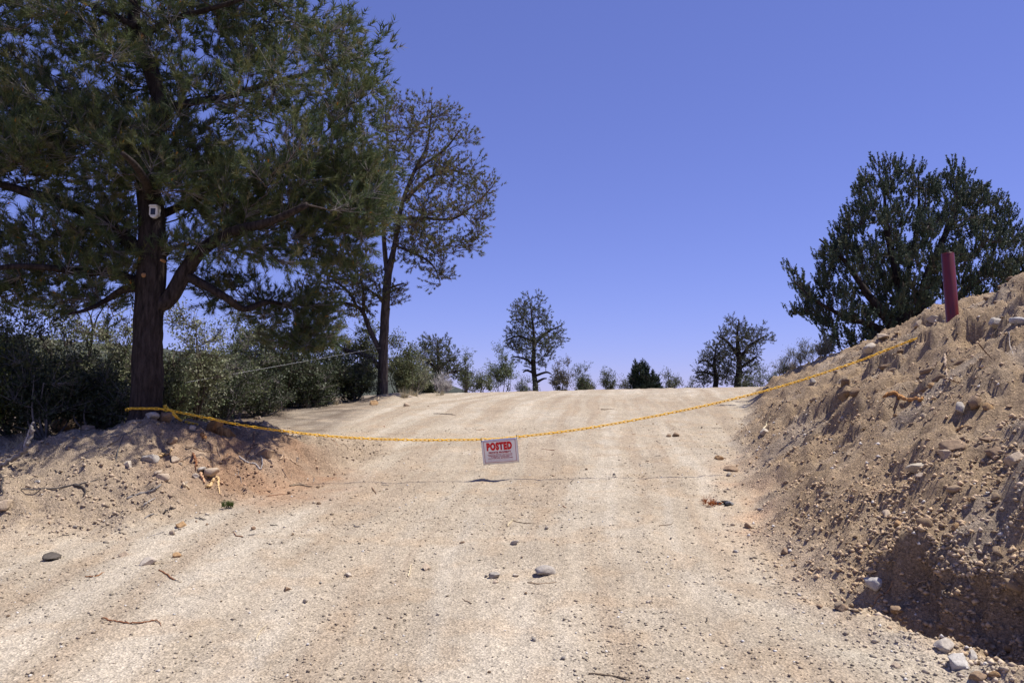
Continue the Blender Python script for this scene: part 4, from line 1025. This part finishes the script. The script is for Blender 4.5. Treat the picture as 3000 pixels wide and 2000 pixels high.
ROCKS = [
    (430, 1652, 42, WHT, 'angular white rock lying alone on the gravel'), (440, 1350, 36, GRY, 'rounded grey boulder on the mound slope below the pine'),
    (511, 1352, 20, TAN, 'small tan stone beside the pale root chunk'), (440, 1222, 34, (.34, .32, .29), 'pale grey stone against the big pine base', ), (480, 1230, 40, BRN, 'brown clod of earth at the big pine base'),
    (500, 1226, 28, TAN, 'tan stone right of the big pine base'), (780, 1330, 42, BRN, 'square brown clod in the red dug face'), (617, 1400, 36, TAN, 'flat tan rock behind the looped pale root'),
    (574, 1396, 18, WHT, 'small whitish stone left of the looped root'), (505, 1300, 26, BRN, 'dark brown clod above the pale root chunk'), (466, 1388, 22, TAN, 'lumpy tan stone low on the mound'), (480, 1402, 30, TAN, 'broad tan stone at the foot of the mound'),
    (375, 1368, 30, WHT, 'flat white stone left of the grey boulder'), (560, 1258, 22, GRY, 'grey stone near the loose chain end'), (200, 1255, 70, BRN, 'large shaded brown boulder below the dark shrub'), (260, 1258, 36, BRN, 'shaded brown stone beside the large boulder'),
    (12, 1490, 44, TAN, 'tan rock by the grey fallen branch'), (530, 1543, 26, OCH, 'ochre stone on the gravel below the mound'), (590, 1380, 24, GRY, 'grey stone under the hanging roots'),
    (360, 1628, 22, TAN, 'small tan block on the gravel near the white rock'), (160, 1636, 44, DRK, 'black flaky bark lump on the gravel'), (515, 1632, 22, OCH, 'cluster-like ochre clod on the gravel'),
    (840, 1730, 18, BRN, 'small brown clod out on the gravel'), (1982, 1276, 20, BRN, 'round brown clod on the road past the sign'), (1957, 1278, 12, BRN, 'tiny brown clod beside the round clod'),
    (2105, 1345, 24, OCH, 'ochre clod at the foot of the bank'), (2140, 1378, 28, BRN, 'brown clod among rubble at the bank foot'), (1450, 1690, 26, (.3, .27, .23), 'dark split stone in the middle of the gravel road'),
    (1452, 1706, 18, TAN, 'tan chip in front of the dark split stone'), (1511, 1688, 14, WHT, 'pale upright chip beside the dark split stone'), (1598, 1680, 46, GRY, 'half buried grey slab in the gravel road'),
    (1505, 1594, 26, GRY, 'grey stone further up the gravel road'), (1250, 1668, 24, TAN, 'tan half-buried stone on the gravel'), (1022, 1688, 18, WHT, 'white round pebble on the gravel'), (1904, 1766, 16, WHT, 'bright white pebble near the bank'),
    (1621, 1394, 10, BRN, 'small dark clod near the sign shadow'), (1355, 1590, 12, BRN, 'small brown pebble left of the grey stone'),
    (2545, 1036, 36, WHT, 'flat pale stone beside the chain on the bank'), (2743, 938, 38, WHT, 'pale angular stone on the bank top beside the red post'), (2690, 955, 24, TAN, 'tan stone on the bank crest near the red post'), (2580, 990, 34, TAN, 'tan stone on the bank crest over the chain'),
    (2855, 1190, 48, BRN, 'dark brown boulder embedded high in the bank'), (2812, 1203, 32, GRY, 'pale grey stone left of the dark brown boulder'), (2790, 1318, 54, BRN, 'rounded brown boulder with a pale stone against it'), (2772, 1340, 38, TAN, 'pale stone resting against the rounded brown boulder'),
    (2690, 1375, 48, (.43, .37, .28), 'crumbly pale rock on the bank'), (2697, 1396, 24, TAN, 'tan stone just below the crumbly pale rock'), (2975, 1360, 56, TAN, 'large tan rock near the right side of the bank'), (2912, 1335, 44, BRN, 'brown rock left of the large tan rock'),
    (2890, 1290, 26, BRN, 'small brown stone above the brown rock'), (2600, 1512, 34, TAN, 'tan stone on the lower bank'), (2635, 1540, 24, OCH, 'ochre clod right of the tan lower stone'), (2555, 1722, 46, (.41, .38, .34), 'pale grey rock low on the rubble'),
    (2472, 1786, 34, BRN, 'brown clod at the foot of the rubble'), (2628, 1796, 34, BRN, 'dark brown clod in front of the shaded cut'), (2400, 1778, 18, BRN, 'small brown clod on the gravel at the rubble foot'), (2625, 1952, 24, TAN, 'tan stone near the bottom of the rubble'),
    (2765, 1905, 46, (.42, .37, .31), 'pale block at the edge of the shaded cut'), (2815, 1950, 64, (.43, .40, .36), 'light grey rock beside the shaded cut'), (2850, 1930, 34, (.40, .36, .31), 'light stone behind the light grey rock'), (2868, 1985, 56, BRN, 'big brown clod at the lip of the shaded cut'),
    (2190, 1545, 24, BRN, 'dark brown clod in the orange soil by the bank'), (2300, 1622, 20, BRN, 'brown clod on the low rubble'), (2157, 1618, 14, GRY, 'small grey upright stone by the bank'), (2920, 960, 40, GRY, 'grey stone right of the red post'),
    (2980, 945, 50, (.4, .38, .36), 'light grey rock right of the red post'), (1190, 1190, 18, TAN, 'tan stone on the mound by the thin pine'), (1098, 1186, 22, OCH, 'ochre stone below the thin pine mound'), (755, 1228, 20, TAN, 'tan stone at the edge of the dark scrub'),
    (2240, 1268, 26, WHT, 'white stone on the lower bank near the chain'), (2380, 1060 + 60, 22, GRY, 'grey stone under the chain on the bank'),
]
for i, q in enumerate(ROCKS):
    nm = 'clod' if 'clod' in q[4] else ('bark_lump' if 'bark' in q[4] else ('boulder' if 'boulder' in q[4] else 'stone'))
    rock(q[0], q[1], q[2], q[3], q[4], name=nm, cat=nm.replace('_', ' '), seed=400 + i, yaw=i * 1.3, hr=.55 + .35 * ((i * 7) % 5) / 5, group='stones lying about')
# the repeats that only their place tells apart
def scatter_rocks(n, sampler, sizes, cols, label, group, name, seed):
    rg = np.random.default_rng(seed); variants = []
    for vI in range(6):
        p, f = rock_geo(600 + seed + vI, 2); p = p * np.array([1, .85, .7])
        variants.append([])
        for cI, c_ in enumerate(cols):
            o = mesh_np(name, p, f, M_STONE, cols=np.tile(c_, (len(p), 1))); variants[-1].append(o.data); bpy.data.objects.remove(o)
    for i in range(n):
        x, y = sampler(rg); s_ = rg.uniform(0, 1) ** 2.2 * (sizes[1] - sizes[0]) + sizes[0]
        o = bpy.data.objects.new(name, variants[rg.integers(6)][rg.integers(len(cols))]); COL.objects.link(o)
        z_ = gz(x, y); lx_ = float(lean_x(np.array([x]), np.array([y]), np.array([z_]))[0])
        o.location = (x + lx_, y, z_ + s_ * .28); o.scale = (s_,) * 3; o.rotation_euler = (rg.uniform(-.4, .4), rg.uniform(-.4, .4), rg.uniform(0, 6.28))
        tag(o, label, name.replace('_', ' '), group)
def bank_sampler(rg):
    while True:
        y = rg.uniform(3.6, 13); t = rg.uniform(-.1, 4.2)
        x = float(np.interp(y, TOE_Y, TOE_X)) + t
        if abs(x / y) < .68 and float(height(np.array([x]), np.array([y]), False)[0]) - float(road_z(y)) < 2.2: return x, y
def mound_sampler(rg):
    while True:
        x = rg.uniform(-6, -1.7); y = rg.uniform(6.4, 10)
        if abs(x / y) < .66: return x, y
def road_sampler(rg):
    while True:
        y = 3.5 + 14 * rg.uniform() ** 1.3; x = rg.uniform(-.62, .45) * y
        if x < np.interp(y, TOE_Y, TOE_X): return x, y
scatter_rocks(150, bank_sampler, (.018, .06), (TAN, BRN, OCH, GRY, (.34, .26, .18)), 'fist-sized stone among the loose rubble of the right dirt bank', 'stones on the right bank', 'bank_stone', 11)
def clod_sampler(rg):
    while True:
        x = rg.uniform(3.5, 5.7); y = rg.uniform(6.8, 9.6)
        if abs(x / y) < .66 and (x - 5.12) ** 2 + (y - 9.15) ** 2 > .1: return x, y
scatter_rocks(34, clod_sampler, (.05, .12), (BRN, (.23, .155, .095), (.30, .215, .14)), 'rough brown lump of earth on the bank below the red post', 'earth lumps below the red post', 'earth_lump', 14)
def cut_sampler(rg):
    y = rg.uniform(3.3, 5.1); return float(np.interp(y, FACE_Y, FACE_X)) + rg.uniform(-.15, .75), y
scatter_rocks(40, cut_sampler, (.025, .08), (C_BANK * .9, C_BANK * 1.05, (.30, .21, .13)), 'crumbled lump of earth along the shaded vertical cut of the bank', 'earth lumps along the cut', 'earth_lump', 15)
scatter_rocks(70, mound_sampler, (.015, .042), (TAN, BRN, GRY, (.33, .22, .14)), 'small stone on the dug slope below the big pine', 'stones on the left mound', 'mound_stone', 12)
scatter_rocks(60, road_sampler, (.012, .026), (TAN, BRN, GRY, WHT), 'loose pebble lying on the beige gravel road', 'loose pebbles on the road', 'road_pebble', 13)
# ---------------------------------------------------------------- roots, sticks, stump
def stick(name, pts, rpx, colr, label, lift=None, cat=None, sides=7, taper=.45, par=None, seed=0, group=None, ground=True, arch=None):
    """a stick lying on the soil through photo pixels; rpx = thickness in photo pixels"""
    w3 = []
    for i, q in enumerate(pts):
        g = G(q[0], q[1]); w3.append(g)
    w3 = np.array(w3); d_ = w3[:, 1].mean()
    if w3[:, 1].max() - w3[:, 1].min() > 1.2:      # hanging clear of the soil: keep it at one distance
        d_ = w3[:, 1].min(); w3 = np.array([P(q[0], q[1], d_ - .02) for q in pts])
    r0 = rpx / FPX * d_ * .5
    c = catmull(w3, max(6, 5 * len(pts)))
    rg = np.random.default_rng(900 + int(pts[0][0]) + int(pts[0][1]))
    c[1:-1] += rg.normal(size=(len(c) - 2, 3)) * r0 * .35
    c[:, 2] += r0 * .55
    zf_ = height(c[:, 0], c[:, 1], True); c[:, 2] = np.where(c[:, 2] < zf_ + r0 * .35, zf_ + r0 * .35, c[:, 2])
    rr = np.interp(np.linspace(0, 1, len(c)), [0, .15, .8, 1], [r0 * .8, r0, r0 * (.5 + .5 * taper), r0 * taper * .7]) * rg.uniform(.85, 1.15, len(c))
    c[:, 0] += lean_x(c[:, 0], c[:, 1], c[:, 2])
    V, Q = tubes(c[None], rr[None], sides)
    n_ = len(c) * sides
    V = np.vstack([V, c[:1], c[-1:]])
    tri = np.array([[(j + 1) % sides, j, n_] for j in range(sides)] + [[n_ - sides + j, n_ - sides + (j + 1) % sides, n_ + 1] for j in range(sides)])
    o = mesh_np(name, V, [Q, tri], M_WOOD, cols=np.tile(colr, (len(V), 1)), smooth=True)
    if par: o.parent = par; return o
    return tag(o, label, cat or name.replace('_', ' '), group)
PALE = (.58, .40, .20); ORG = (.42, .21, .08); GRW = (.20, .18, .165); DKW = (.06, .05, .045); RDW = (.24, .105, .05); STRAW = (.55, .46, .3); LGW = (.38, .35, .32)
ST = [
    ('looped_root', [(604, 1430), (618, 1424), (624, 1411), (633, 1404), (639, 1416), (640, 1433), (646, 1449)], 9, PALE, 'thick pale root arching out of the soil at the foot of the red dug face'),
    ('root', [(586, 1386), (591, 1405), (600, 1420)], 8, (.6, .36, .2), 'short peeled pinkish root left of the looped root'),
    ('root', [(566, 1330), (570, 1345), (576, 1360), (574, 1384)], 7, RDW, 'reddish root running down to the peeled root'),
    ('root', [(545, 1313), (563, 1315), (582, 1322), (616, 1326), (638, 1326)], 4, (.2, .13, .08), 'thin brown root running level across the dug face'),
    ('root', [(609, 1294), (619, 1309), (618, 1337), (623, 1364)], 4, (.3, .2, .13), 'thin root hanging straight down the middle of the dug face'),
    ('root', [(637, 1310), (640, 1325), (647, 1345), (652, 1362)], 3, (.36, .26, .18), 'very thin pale root hanging beside the middle root'),
    ('root', [(745, 1272), (742, 1303), (731, 1326), (722, 1344)], 5, (.2, .11, .06), 'brown root hanging down the red dug face'),
    ('twig', [(700, 1340), (722, 1355), (750, 1366), (762, 1376), (769, 1355), (763, 1336)], 5, LGW, 'forked bleached twig lying on the red soil'),
    ('root', [(815, 1353), (824, 1343), (839, 1344), (860, 1354), (886, 1370)], 4.5, (.55, .4, .26), 'looping tan root at the end of the dug face'),
    ('root_chunk', [(468, 1343), (485, 1333), (505, 1322)], 13, PALE, 'thick pale peeled root chunk on the mound'),
    ('root_chunk', [(535, 1423), (545, 1428), (556, 1434)], 8, (.6, .48, .32), 'short bone-coloured root chunk at the mound foot'),
    ('root_chunk', [(590, 1276), (596, 1285), (602, 1292)], 12, ORG, 'stubby orange root end poking out below the stump'),
    ('log', [(655, 1243), (700, 1247), (745, 1252), (782, 1256)], 15, DKW, 'dark fallen log behind the orange stump under the chain'),
    ('bark_strip', [(682, 1252), (700, 1258), (728, 1268)], 6, (.5, .38, .27), 'pale splintered bark strip beside the stump'),
    ('branch', [(0, 1372), (38, 1346), (76, 1322), (84, 1300), (92, 1262), (100, 1240)], 13, GRW, 'grey weathered branch leaning at the edge of the scrub'),
    ('branch', [(74, 1322), (74, 1300), (84, 1270), (97, 1236)], 6, LGW, 'thin pale grey fork beside the weathered branch'),
    ('branch', [(0, 1390), (8, 1410), (4, 1430), (10, 1455)], 7, DKW, 'dark crooked twig below the weathered branch'),
    ('stick', [(62, 1433), (120, 1434), (190, 1428), (250, 1416), (290, 1405)], 5, (.11, .095, .085), 'long thin dark stick lying level on the slope'),
    ('stick', [(215, 1422), (235, 1428), (250, 1440), (247, 1456)], 7, DKW, 'short dark stub crossing the long thin stick'),
    ('stick', [(372, 1463), (410, 1452), (450, 1440), (474, 1421)], 8, GRW, 'split grey stick low on the mound slope'),
    ('stick', [(384, 1455), (420, 1448), (455, 1437)], 5, DKW, 'dark stick against the split grey stick'),
    ('twig', [(418, 1485), (436, 1470), (456, 1458)], 4, LGW, 'pale thin twig below the split grey stick'),
    ('twig', [(424, 1520), (440, 1510), (462, 1508)], 5, GRW, 'crooked grey twig on the gravel below the mound'),
    ('twig', [(480, 1506), (498, 1498), (516, 1488)], 6, DKW, 'dark twig right of the crooked grey twig'),
    ('vine', [(340, 1355), (350, 1312), (380, 1268), (430, 1244), (490, 1238)], 3.5, (.12, .11, .10), 'thin curved vine arching up the mound to the pine base'),
    ('vine', [(285, 1318), (340, 1292), (395, 1262), (415, 1252)], 3.5, (.16, .14, .13), 'thin straight vine left of the curved vine'),
    ('stick', [(850, 1424), (880, 1423), (915, 1427)], 7, (.2, .15, .10), 'short brown stick at the edge of the road below the chain'),
    ('twig', [(298, 1812), (335, 1821), (375, 1826), (420, 1824), (458, 1818), (472, 1834)], 5, RDW, 'long knotty reddish twig on the gravel'),
    ('twig', [(466, 1670), (492, 1686), (505, 1697), (520, 1699)], 5, RDW, 'short reddish twig near the white rock'),
    ('twig', [(250, 1690), (280, 1689), (306, 1676)], 4, (.3, .14, .06), 'rusty forked needle twig on the gravel'),
    ('stick', [(1724, 1974), (1770, 1981), (1810, 1986), (1846, 1995)], 7, (.16, .12, .08), 'dark brown stick at the near end of the gravel'),
    ('straw', [(1196, 1690), (1200, 1672), (1205, 1654)], 5, STRAW, 'pale straw-coloured stalk standing out on the gravel'),
    ('straw', [(1486, 1542), (1494, 1532), (1502, 1523)], 5, STRAW, 'small straw chip in the middle of the road'),
    ('twig', [(1502, 1525), (1525, 1531), (1558, 1533)], 3, (.26, .19, .12), 'thin brown twig right of the straw chip'),
    ('twig', [(1545, 1706), (1580, 1711), (1630, 1706)], 3, (.3, .19, .11), 'thin crooked twig in front of the grey slab'),
    ('twig', [(1090, 1428), (1096, 1438), (1102, 1448)], 4, (.2, .13, .08), 'small brown twig on the road left of the sign shadow'),
    ('straw', [(750, 1875), (762, 1850), (784, 1830)], 3, STRAW, 'fine pale straw on the near gravel'),
    ('twig', [(1760, 1200), (1775, 1200), (1800, 1198)], 3, (.2, .15, .1), 'dark little twig up the road near the crest'),
    ('root', [(2588, 1166), (2610, 1159), (2635, 1163), (2660, 1175), (2690, 1176), (2706, 1168)], 13, (.40, .20, .07), 'thick orange-brown root sticking out of the bank'),
    ('root', [(2768, 1040), (2770, 1062), (2771, 1085), (2776, 1104)], 7, (.36, .27, .19), 'pale root hanging below the red post'),
    ('root', [(2756, 1112), (2785, 1116), (2805, 1124), (2815, 1122)], 6, (.3, .2, .12), 'stubby root at the foot of the hanging pale root'),
    ('straw', [(2232, 1267), (2243, 1247), (2257, 1226)], 6, STRAW, 'pale stick standing in the lower bank rubble'),
    ('twig', [(2868, 1008), (2884, 1028), (2904, 1050)], 5, (.16, .1, .06), 'brown twig propped in the hollow right of the red post'),
    ('root', [(2955, 985), (2958, 1020), (2972, 1058)], 4, (.4, .35, .3), 'thin pale root hanging in the hollow on the bank'),
    ('stick', [(2800, 1262), (2820, 1255), (2846, 1250)], 7, (.42, .27, .13), 'short ochre stick above the rounded brown boulder'),
    ('root', [(2762, 1706), (2790, 1735), (2800, 1750), (2830, 1768), (2860, 1800), (2885, 1830), (2902, 1862)], 6, (.11, .09, .08), 'dark root crossing the shaded cut face'),
    ('root', [(2870, 1684), (2867, 1705), (2870, 1732)], 7, (.5, .4, .28), 'bright curved root end sticking out of the cut'),
    ('root', [(2810, 1718), (2822, 1706), (2846, 1699)], 6, (.42, .3, .19), 'pale crooked root end on the cut face'),
    ('root', [(2682, 1738), (2694, 1724), (2712, 1712)], 4, (.34, .24, .16), 'small pale root in the shaded hollow'),
    ('root', [(2902, 1722), (2908, 1735), (2925, 1742)], 5, (.4, .3, .2), 'tiny forked root right of the bright curved root'),
    ('twig', [(2565, 1774), (2600, 1745), (2625, 1725), (2636, 1700)], 5, (.26, .16, .09), 'reddish-brown twig leaning at the start of the cut'),
    ('stick', [(2700, 1130), (2660, 1160), (2600, 1190)], 3, (.3, .22, .15), 'thin brown stem lying down the bank above the orange root'),
    ('stick', [(1090, 1176), (1105, 1172), (1110, 1162)], 4, (.5, .38, .25), 'pale stick beside the thin pine base'),
    ('twig', [(1270, 1212), (1300, 1213), (1335, 1217)], 3, (.15, .12, .1), 'dark twig lying on the road edge near the crest'),
]
for s_ in ST: stick(*s_[:5])
# small litter that only its place tells apart
rg = np.random.default_rng(77)
for i in range(70):
    if i < 45:
        x = rg.uniform(-5.5, -1.5); y = rg.uniform(6.2, 11)
    else:
        y = rg.uniform(4, 14); x = rg.uniform(-.5, .28) * y
    a = rg.uniform(0, 6.28); L = rg.uniform(.05, .22); k = 6; c = np.zeros((k, 3))
    for j in range(k):
        t = j / (k - 1) - .5; c[j, 0] = x + math.cos(a) * L * t + rg.normal() * .006; c[j, 1] = y + math.sin(a) * L * t + rg.normal() * .006
    c[:, 2] = height(c[:, 0], c[:, 1], True) + .004
    V, Q = tubes(c[None], np.linspace(.0045, .002, k)[None], 5)
    o = mesh_np('small_twig', V, Q, M_WOOD, cols=np.tile([GRW, DKW, RDW, (.3, .22, .15)][i % 4], (len(V), 1)), smooth=True)
    tag(o, 'finger-long bit of twig litter on the left slope' if i < 45 else 'finger-long bit of twig litter on the gravel road', 'twig', 'twig litter on the left slope' if i < 45 else 'twig litter on the road')
# the torn orange stump under the chain
g = G(645, 1268)
stump = empty('stump', 'torn orange stump with splintered roots under the yellow chain', 'stump', tuple(g))
rgs = np.random.default_rng(5)
M_STUMP = bark_material('torn_wood', (.20, .085, .025), (.52, .29, .11), .6)
def lump(name, c0, axis, r0, r1, L, seed):
    a_ = nrm(np.array([axis], float))[0]; pts = [np.array(c0) + a_ * L * t for t in np.linspace(0, 1, 4)]
    o = bark_tube(name, pts, [r0, r0 * 1.1, (r0 + r1) / 2, r1], M_STUMP, None, 14, .02, .35, seed); setpar(o, stump); return o
lump('block', g + [-.10, .03, .0], (.55, -.1, .9), .085, .05, .17, 3)
lump('splinter', g + [.0, .0, .02], (.9, -.2, -.3), .05, .018, .20, 4)
lump('splinter', g + [.05, -.02, .03], (.6, -.35, -.75), .04, .012, .17, 5)
lump('splinter', g + [.02, -.03, .05], (.15, -.4, -.8), .035, .012, .15, 6)
lump('splinter', g + [-.08, .0, .0], (-.9, -.1, -.1), .03, .012, .18, 7)
# charred lump with rusty needles at the bank foot
g = G(2112, 1480)
ch = empty('charred_remains', 'small heap of charred wood with rusty pine needles at the bank foot', 'charred wood', tuple(g))
for i, (dx, dy, s_, c_) in enumerate(((.05, .03, .045, (.03, .03, .03)), (.09, .0, .04, (.22, .22, .22)), (-.02, .05, .035, (.12, .12, .12)), (.06, -.03, .03, (.02, .02, .02)))):
    p, f = rock_geo(820 + i, 2); p = p * np.array([s_ * 1.3, s_, s_ * .7]) + np.array([dx, dy, s_ * .45 + gz(g[0] + dx, g[1] + dy) - g[2]])
    o = mesh_np('charred_piece', p, f, M_STONE, cols=np.tile(c_, (len(p), 1))); o.parent = ch
pos = g + rgs.normal(size=(14, 3)) * np.array([.05, .05, .008]) + np.array([-.08, -.01, .03])
V, F, C = needles(pos, rgs.normal(size=(14, 3)) + np.array([0, 0, .3]), 12, .09, .005, .8, .03, np.tile((.34, .11, .03), (14, 1)), rgs)
o = mesh_np('rusty_needles', V, F, M_LEAF, cols=C); setpar(o, ch); o['kind'] = 'stuff'
# tiny green seedling on the gravel
g = G(668, 1490)
sd = empty('seedling', 'tiny green pine seedling on the gravel below the mound', 'plant', tuple(g))
pos = g + rgs.normal(size=(16, 3)) * np.array([.022, .015, .01]) + np.array([0, 0, .03])
V, F, C = needles(pos, rgs.normal(size=(16, 3)) * .3 + np.array([0, 0, 1.]), 16, .06, .005, .6, .02, np.tile((.09, .13, .03), (16, 1)), rgs)
o = mesh_np('foliage', V, F, M_LEAF, cols=C); setpar(o, sd)
o = mesh_np('stem', *tubes(np.array([[g - [0, 0, .03], g + [0, 0, .02], g + [0.005, 0, .05]]]), np.array([[.004, .004, .003]]), 5), M_TWIG); setpar(o, sd)

# dry grass along the edge of the scrub
for i, (px, py, h_) in enumerate(((765, 1212, 40), (800, 1207, 30), (900, 1195, 26), (985, 1185, 24), (1185, 1165, 34), (1215, 1160, 26), (705, 1222, 24), (2318, 1082, 30), (2345, 1068, 34), (120, 1278, 30), (55, 1300, 34), (1290, 1158, 22))):
    g = G(px, py); L_ = h_ / FPX * g[1]
    o_ = empty('grass_tuft', 'dry straw-coloured grass tuft at the edge of the bare dirt', 'grass', tuple(g), 'dry grass tufts')
    pos = g + rgs.normal(size=(14, 3)) * np.array([.05, .05, 0]) ; pos[:, 2] = height(pos[:, 0], pos[:, 1], False)
    V, F, C = needles(pos, rgs.normal(size=(14, 3)) * .35 + np.array([0, 0, 1.]), 9, L_, .006, .45, .01, np.tile((.40, .34, .22), (14, 1)), rgs)
    b_ = mesh_np('blades', V, F, M_LEAF, cols=C); setpar(b_, o_); b_['kind'] = 'stuff'

# ---------------------------------------------------------------- gravel and rubble that nobody could count
def pebbles(name, X, Y, S, cols, seed, flat=.65, embed=.25):
    rg = np.random.default_rng(seed); n = len(X)
    octa = np.array([[1, 0, 0], [0, 1, 0], [-1, 0, 0], [0, -1, 0], [0, 0, 1], [0, 0, -1]], float)
    fo = np.array([[0, 1, 4], [1, 2, 4], [2, 3, 4], [3, 0, 4], [1, 0, 5], [2, 1, 5], [3, 2, 5], [0, 3, 5]])
    v = octa[None] * rg.uniform(.6, 1.25, (n, 6, 1)) + rg.normal(size=(n, 6, 3)) * .18
    v = v * np.array([1, 1, flat]); a = rg.uniform(0, 6.28, n); c_, s_ = np.cos(a)[:, None], np.sin(a)[:, None]
    v = np.stack([v[..., 0] * c_ - v[..., 1] * s_, v[..., 0] * s_ + v[..., 1] * c_, v[..., 2]], -1) * S[:, None, None]
    Z = height(X, Y, True) + S * flat * embed
    v = v + np.stack([X + lean_x(X, Y, Z), Y, Z], -1)[:, None]
    f = (fo[None] + (np.arange(n) * 6)[:, None, None]).reshape(-1, 3)
    o = mesh_np(name, v.reshape(-1, 3), f, M_PEB, cols=np.repeat(cols, 6, 0)); o['kind'] = 'stuff'; return o
rg = np.random.default_rng(55)
n = 44000                                       # road gravel, denser in patches
Y = 3.3 + 9.5 * rg.uniform(size=n) ** 1.9; X = rg.uniform(-.75, .5, n) * (Y + .4)
den = .40 + .7 * fbm(X * .9, Y * .5, 91, 2) + .3 * perlin(X * 3, Y * 2, 92) + .8 * perlin(track_x(X, Y) * 2.6 + .25 * fbm(X * .7, Y * .7, 51, 3), Y * .16, 53)
k = (bank_t(X, Y) < .15) & (rg.uniform(size=n) < np.clip(den, .1, 1))
X, Y = X[k], Y[k]; S = .0038 + .011 * rg.uniform(size=len(X)) ** 2.8
cb_ = soil_col(X, Y) * rg.uniform(.55, 1.25, (len(X), 1)); w_ = rg.uniform(size=len(X)) < .06; cb_[w_] = np.array([.62, .58, .52]) * rg.uniform(.8, 1.1, (w_.sum(), 1))
gr = pebbles('road_gravel', X, Y, S, np.clip(cb_, .03, .8), 56); tag(gr, 'fine beige gravel strewn over the dirt road', 'gravel')
n = 64000                                       # rubble on the bank
Y = 3.2 + 11 * rg.uniform(size=n) ** 1.5; tx = np.interp(Y, TOE_Y, TOE_X); T_ = -.25 + (np.minimum(4.8, .70 * Y - tx) + .25) * rg.uniform(size=n); X = tx + T_
den = .40 + 1.1 * fbm(X * 1.1, Y * 1.1, 93, 2) + .35 * sstep(7, 4.5, Y)
den = den * sstep(-.3, .6, T_) * (1 - .6 * sstep(5.4, 4.6, Y) * sstep(.8, .3, T_))
k = (np.abs(X / Y) < .70) & (rg.uniform(size=n) < np.clip(den, .08, 1))
X, Y = X[k], Y[k]; S = .0042 + .019 * rg.uniform(size=len(X)) ** 4
cb_ = soil_col(X, Y) * rg.uniform(.7, 1.5, (len(X), 1)); w_ = rg.uniform(size=len(X)) < .05; cb_[w_] = np.array([.55, .5, .44])
n2_ = 5000; X2 = rg.uniform(1.9, 3.5, n2_); Y2 = rg.uniform(3.2, 5.6, n2_); S2 = .004 + .022 * rg.uniform(size=n2_) ** 4
kk_ = rg.uniform(size=n2_) < sstep(-.55, .1, face_u(X2, Y2)); X2, Y2, S2 = X2[kk_], Y2[kk_], S2[kk_]; n2_ = len(X2)
X = np.concatenate([X, X2]); Y = np.concatenate([Y, Y2]); S = np.concatenate([S, S2]); cb_ = np.vstack([cb_, np.tile(C_BANK, (n2_, 1)) * rg.uniform(.65, 1.35, (n2_, 1))])
n3_ = 2200; Y3 = rg.uniform(3.0, 5.3, n3_); U3 = rg.uniform(-.1, .4, n3_); X3 = np.interp(Y3, FACE_Y, FACE_X) + U3; S3 = .004 + .02 * rg.uniform(size=n3_) ** 3
X = np.concatenate([X, X3]); Y = np.concatenate([Y, Y3]); S = np.concatenate([S, S3]); cb_ = np.vstack([cb_, np.tile(C_BANK, (n3_, 1)) * rg.uniform(.7, 1.25, (n3_, 1))])
gr = pebbles('bank_rubble', X, Y, S, np.clip(cb_, .03, .8), 57, .75); tag(gr, 'loose brown rubble covering the right dirt bank', 'rubble')
n = 26000
X = rg.uniform(-6.2, -1.5, n); Y = rg.uniform(6.2, 11.5, n)
k = (np.abs(X / Y) < .70) & (rg.uniform(size=n) < np.clip(.5 + fbm(X, Y, 94, 2), .1, 1) * (.06 + .94 * rough_mask(X, Y)[1])); X, Y = X[k], Y[k]; S = .005 + .02 * rg.uniform(size=len(X)) ** 3.6
cb_ = soil_col(X, Y) * rg.uniform(.6, 1.35, (len(X), 1))
gr = pebbles('mound_rubble', X, Y, S, np.clip(cb_, .03, .8), 58, .7); tag(gr, 'loose crumbs of earth on the mound below the big pine', 'rubble')
tris = sum(sum(len(p.vertices) - 2 for p in o.data.polygons) if len(o.data.polygons) < 3000 else len(o.data.loops) - 2 * len(o.data.polygons) for o in sc.objects if o.type == 'MESH')
print('TRIANGLES', tris)
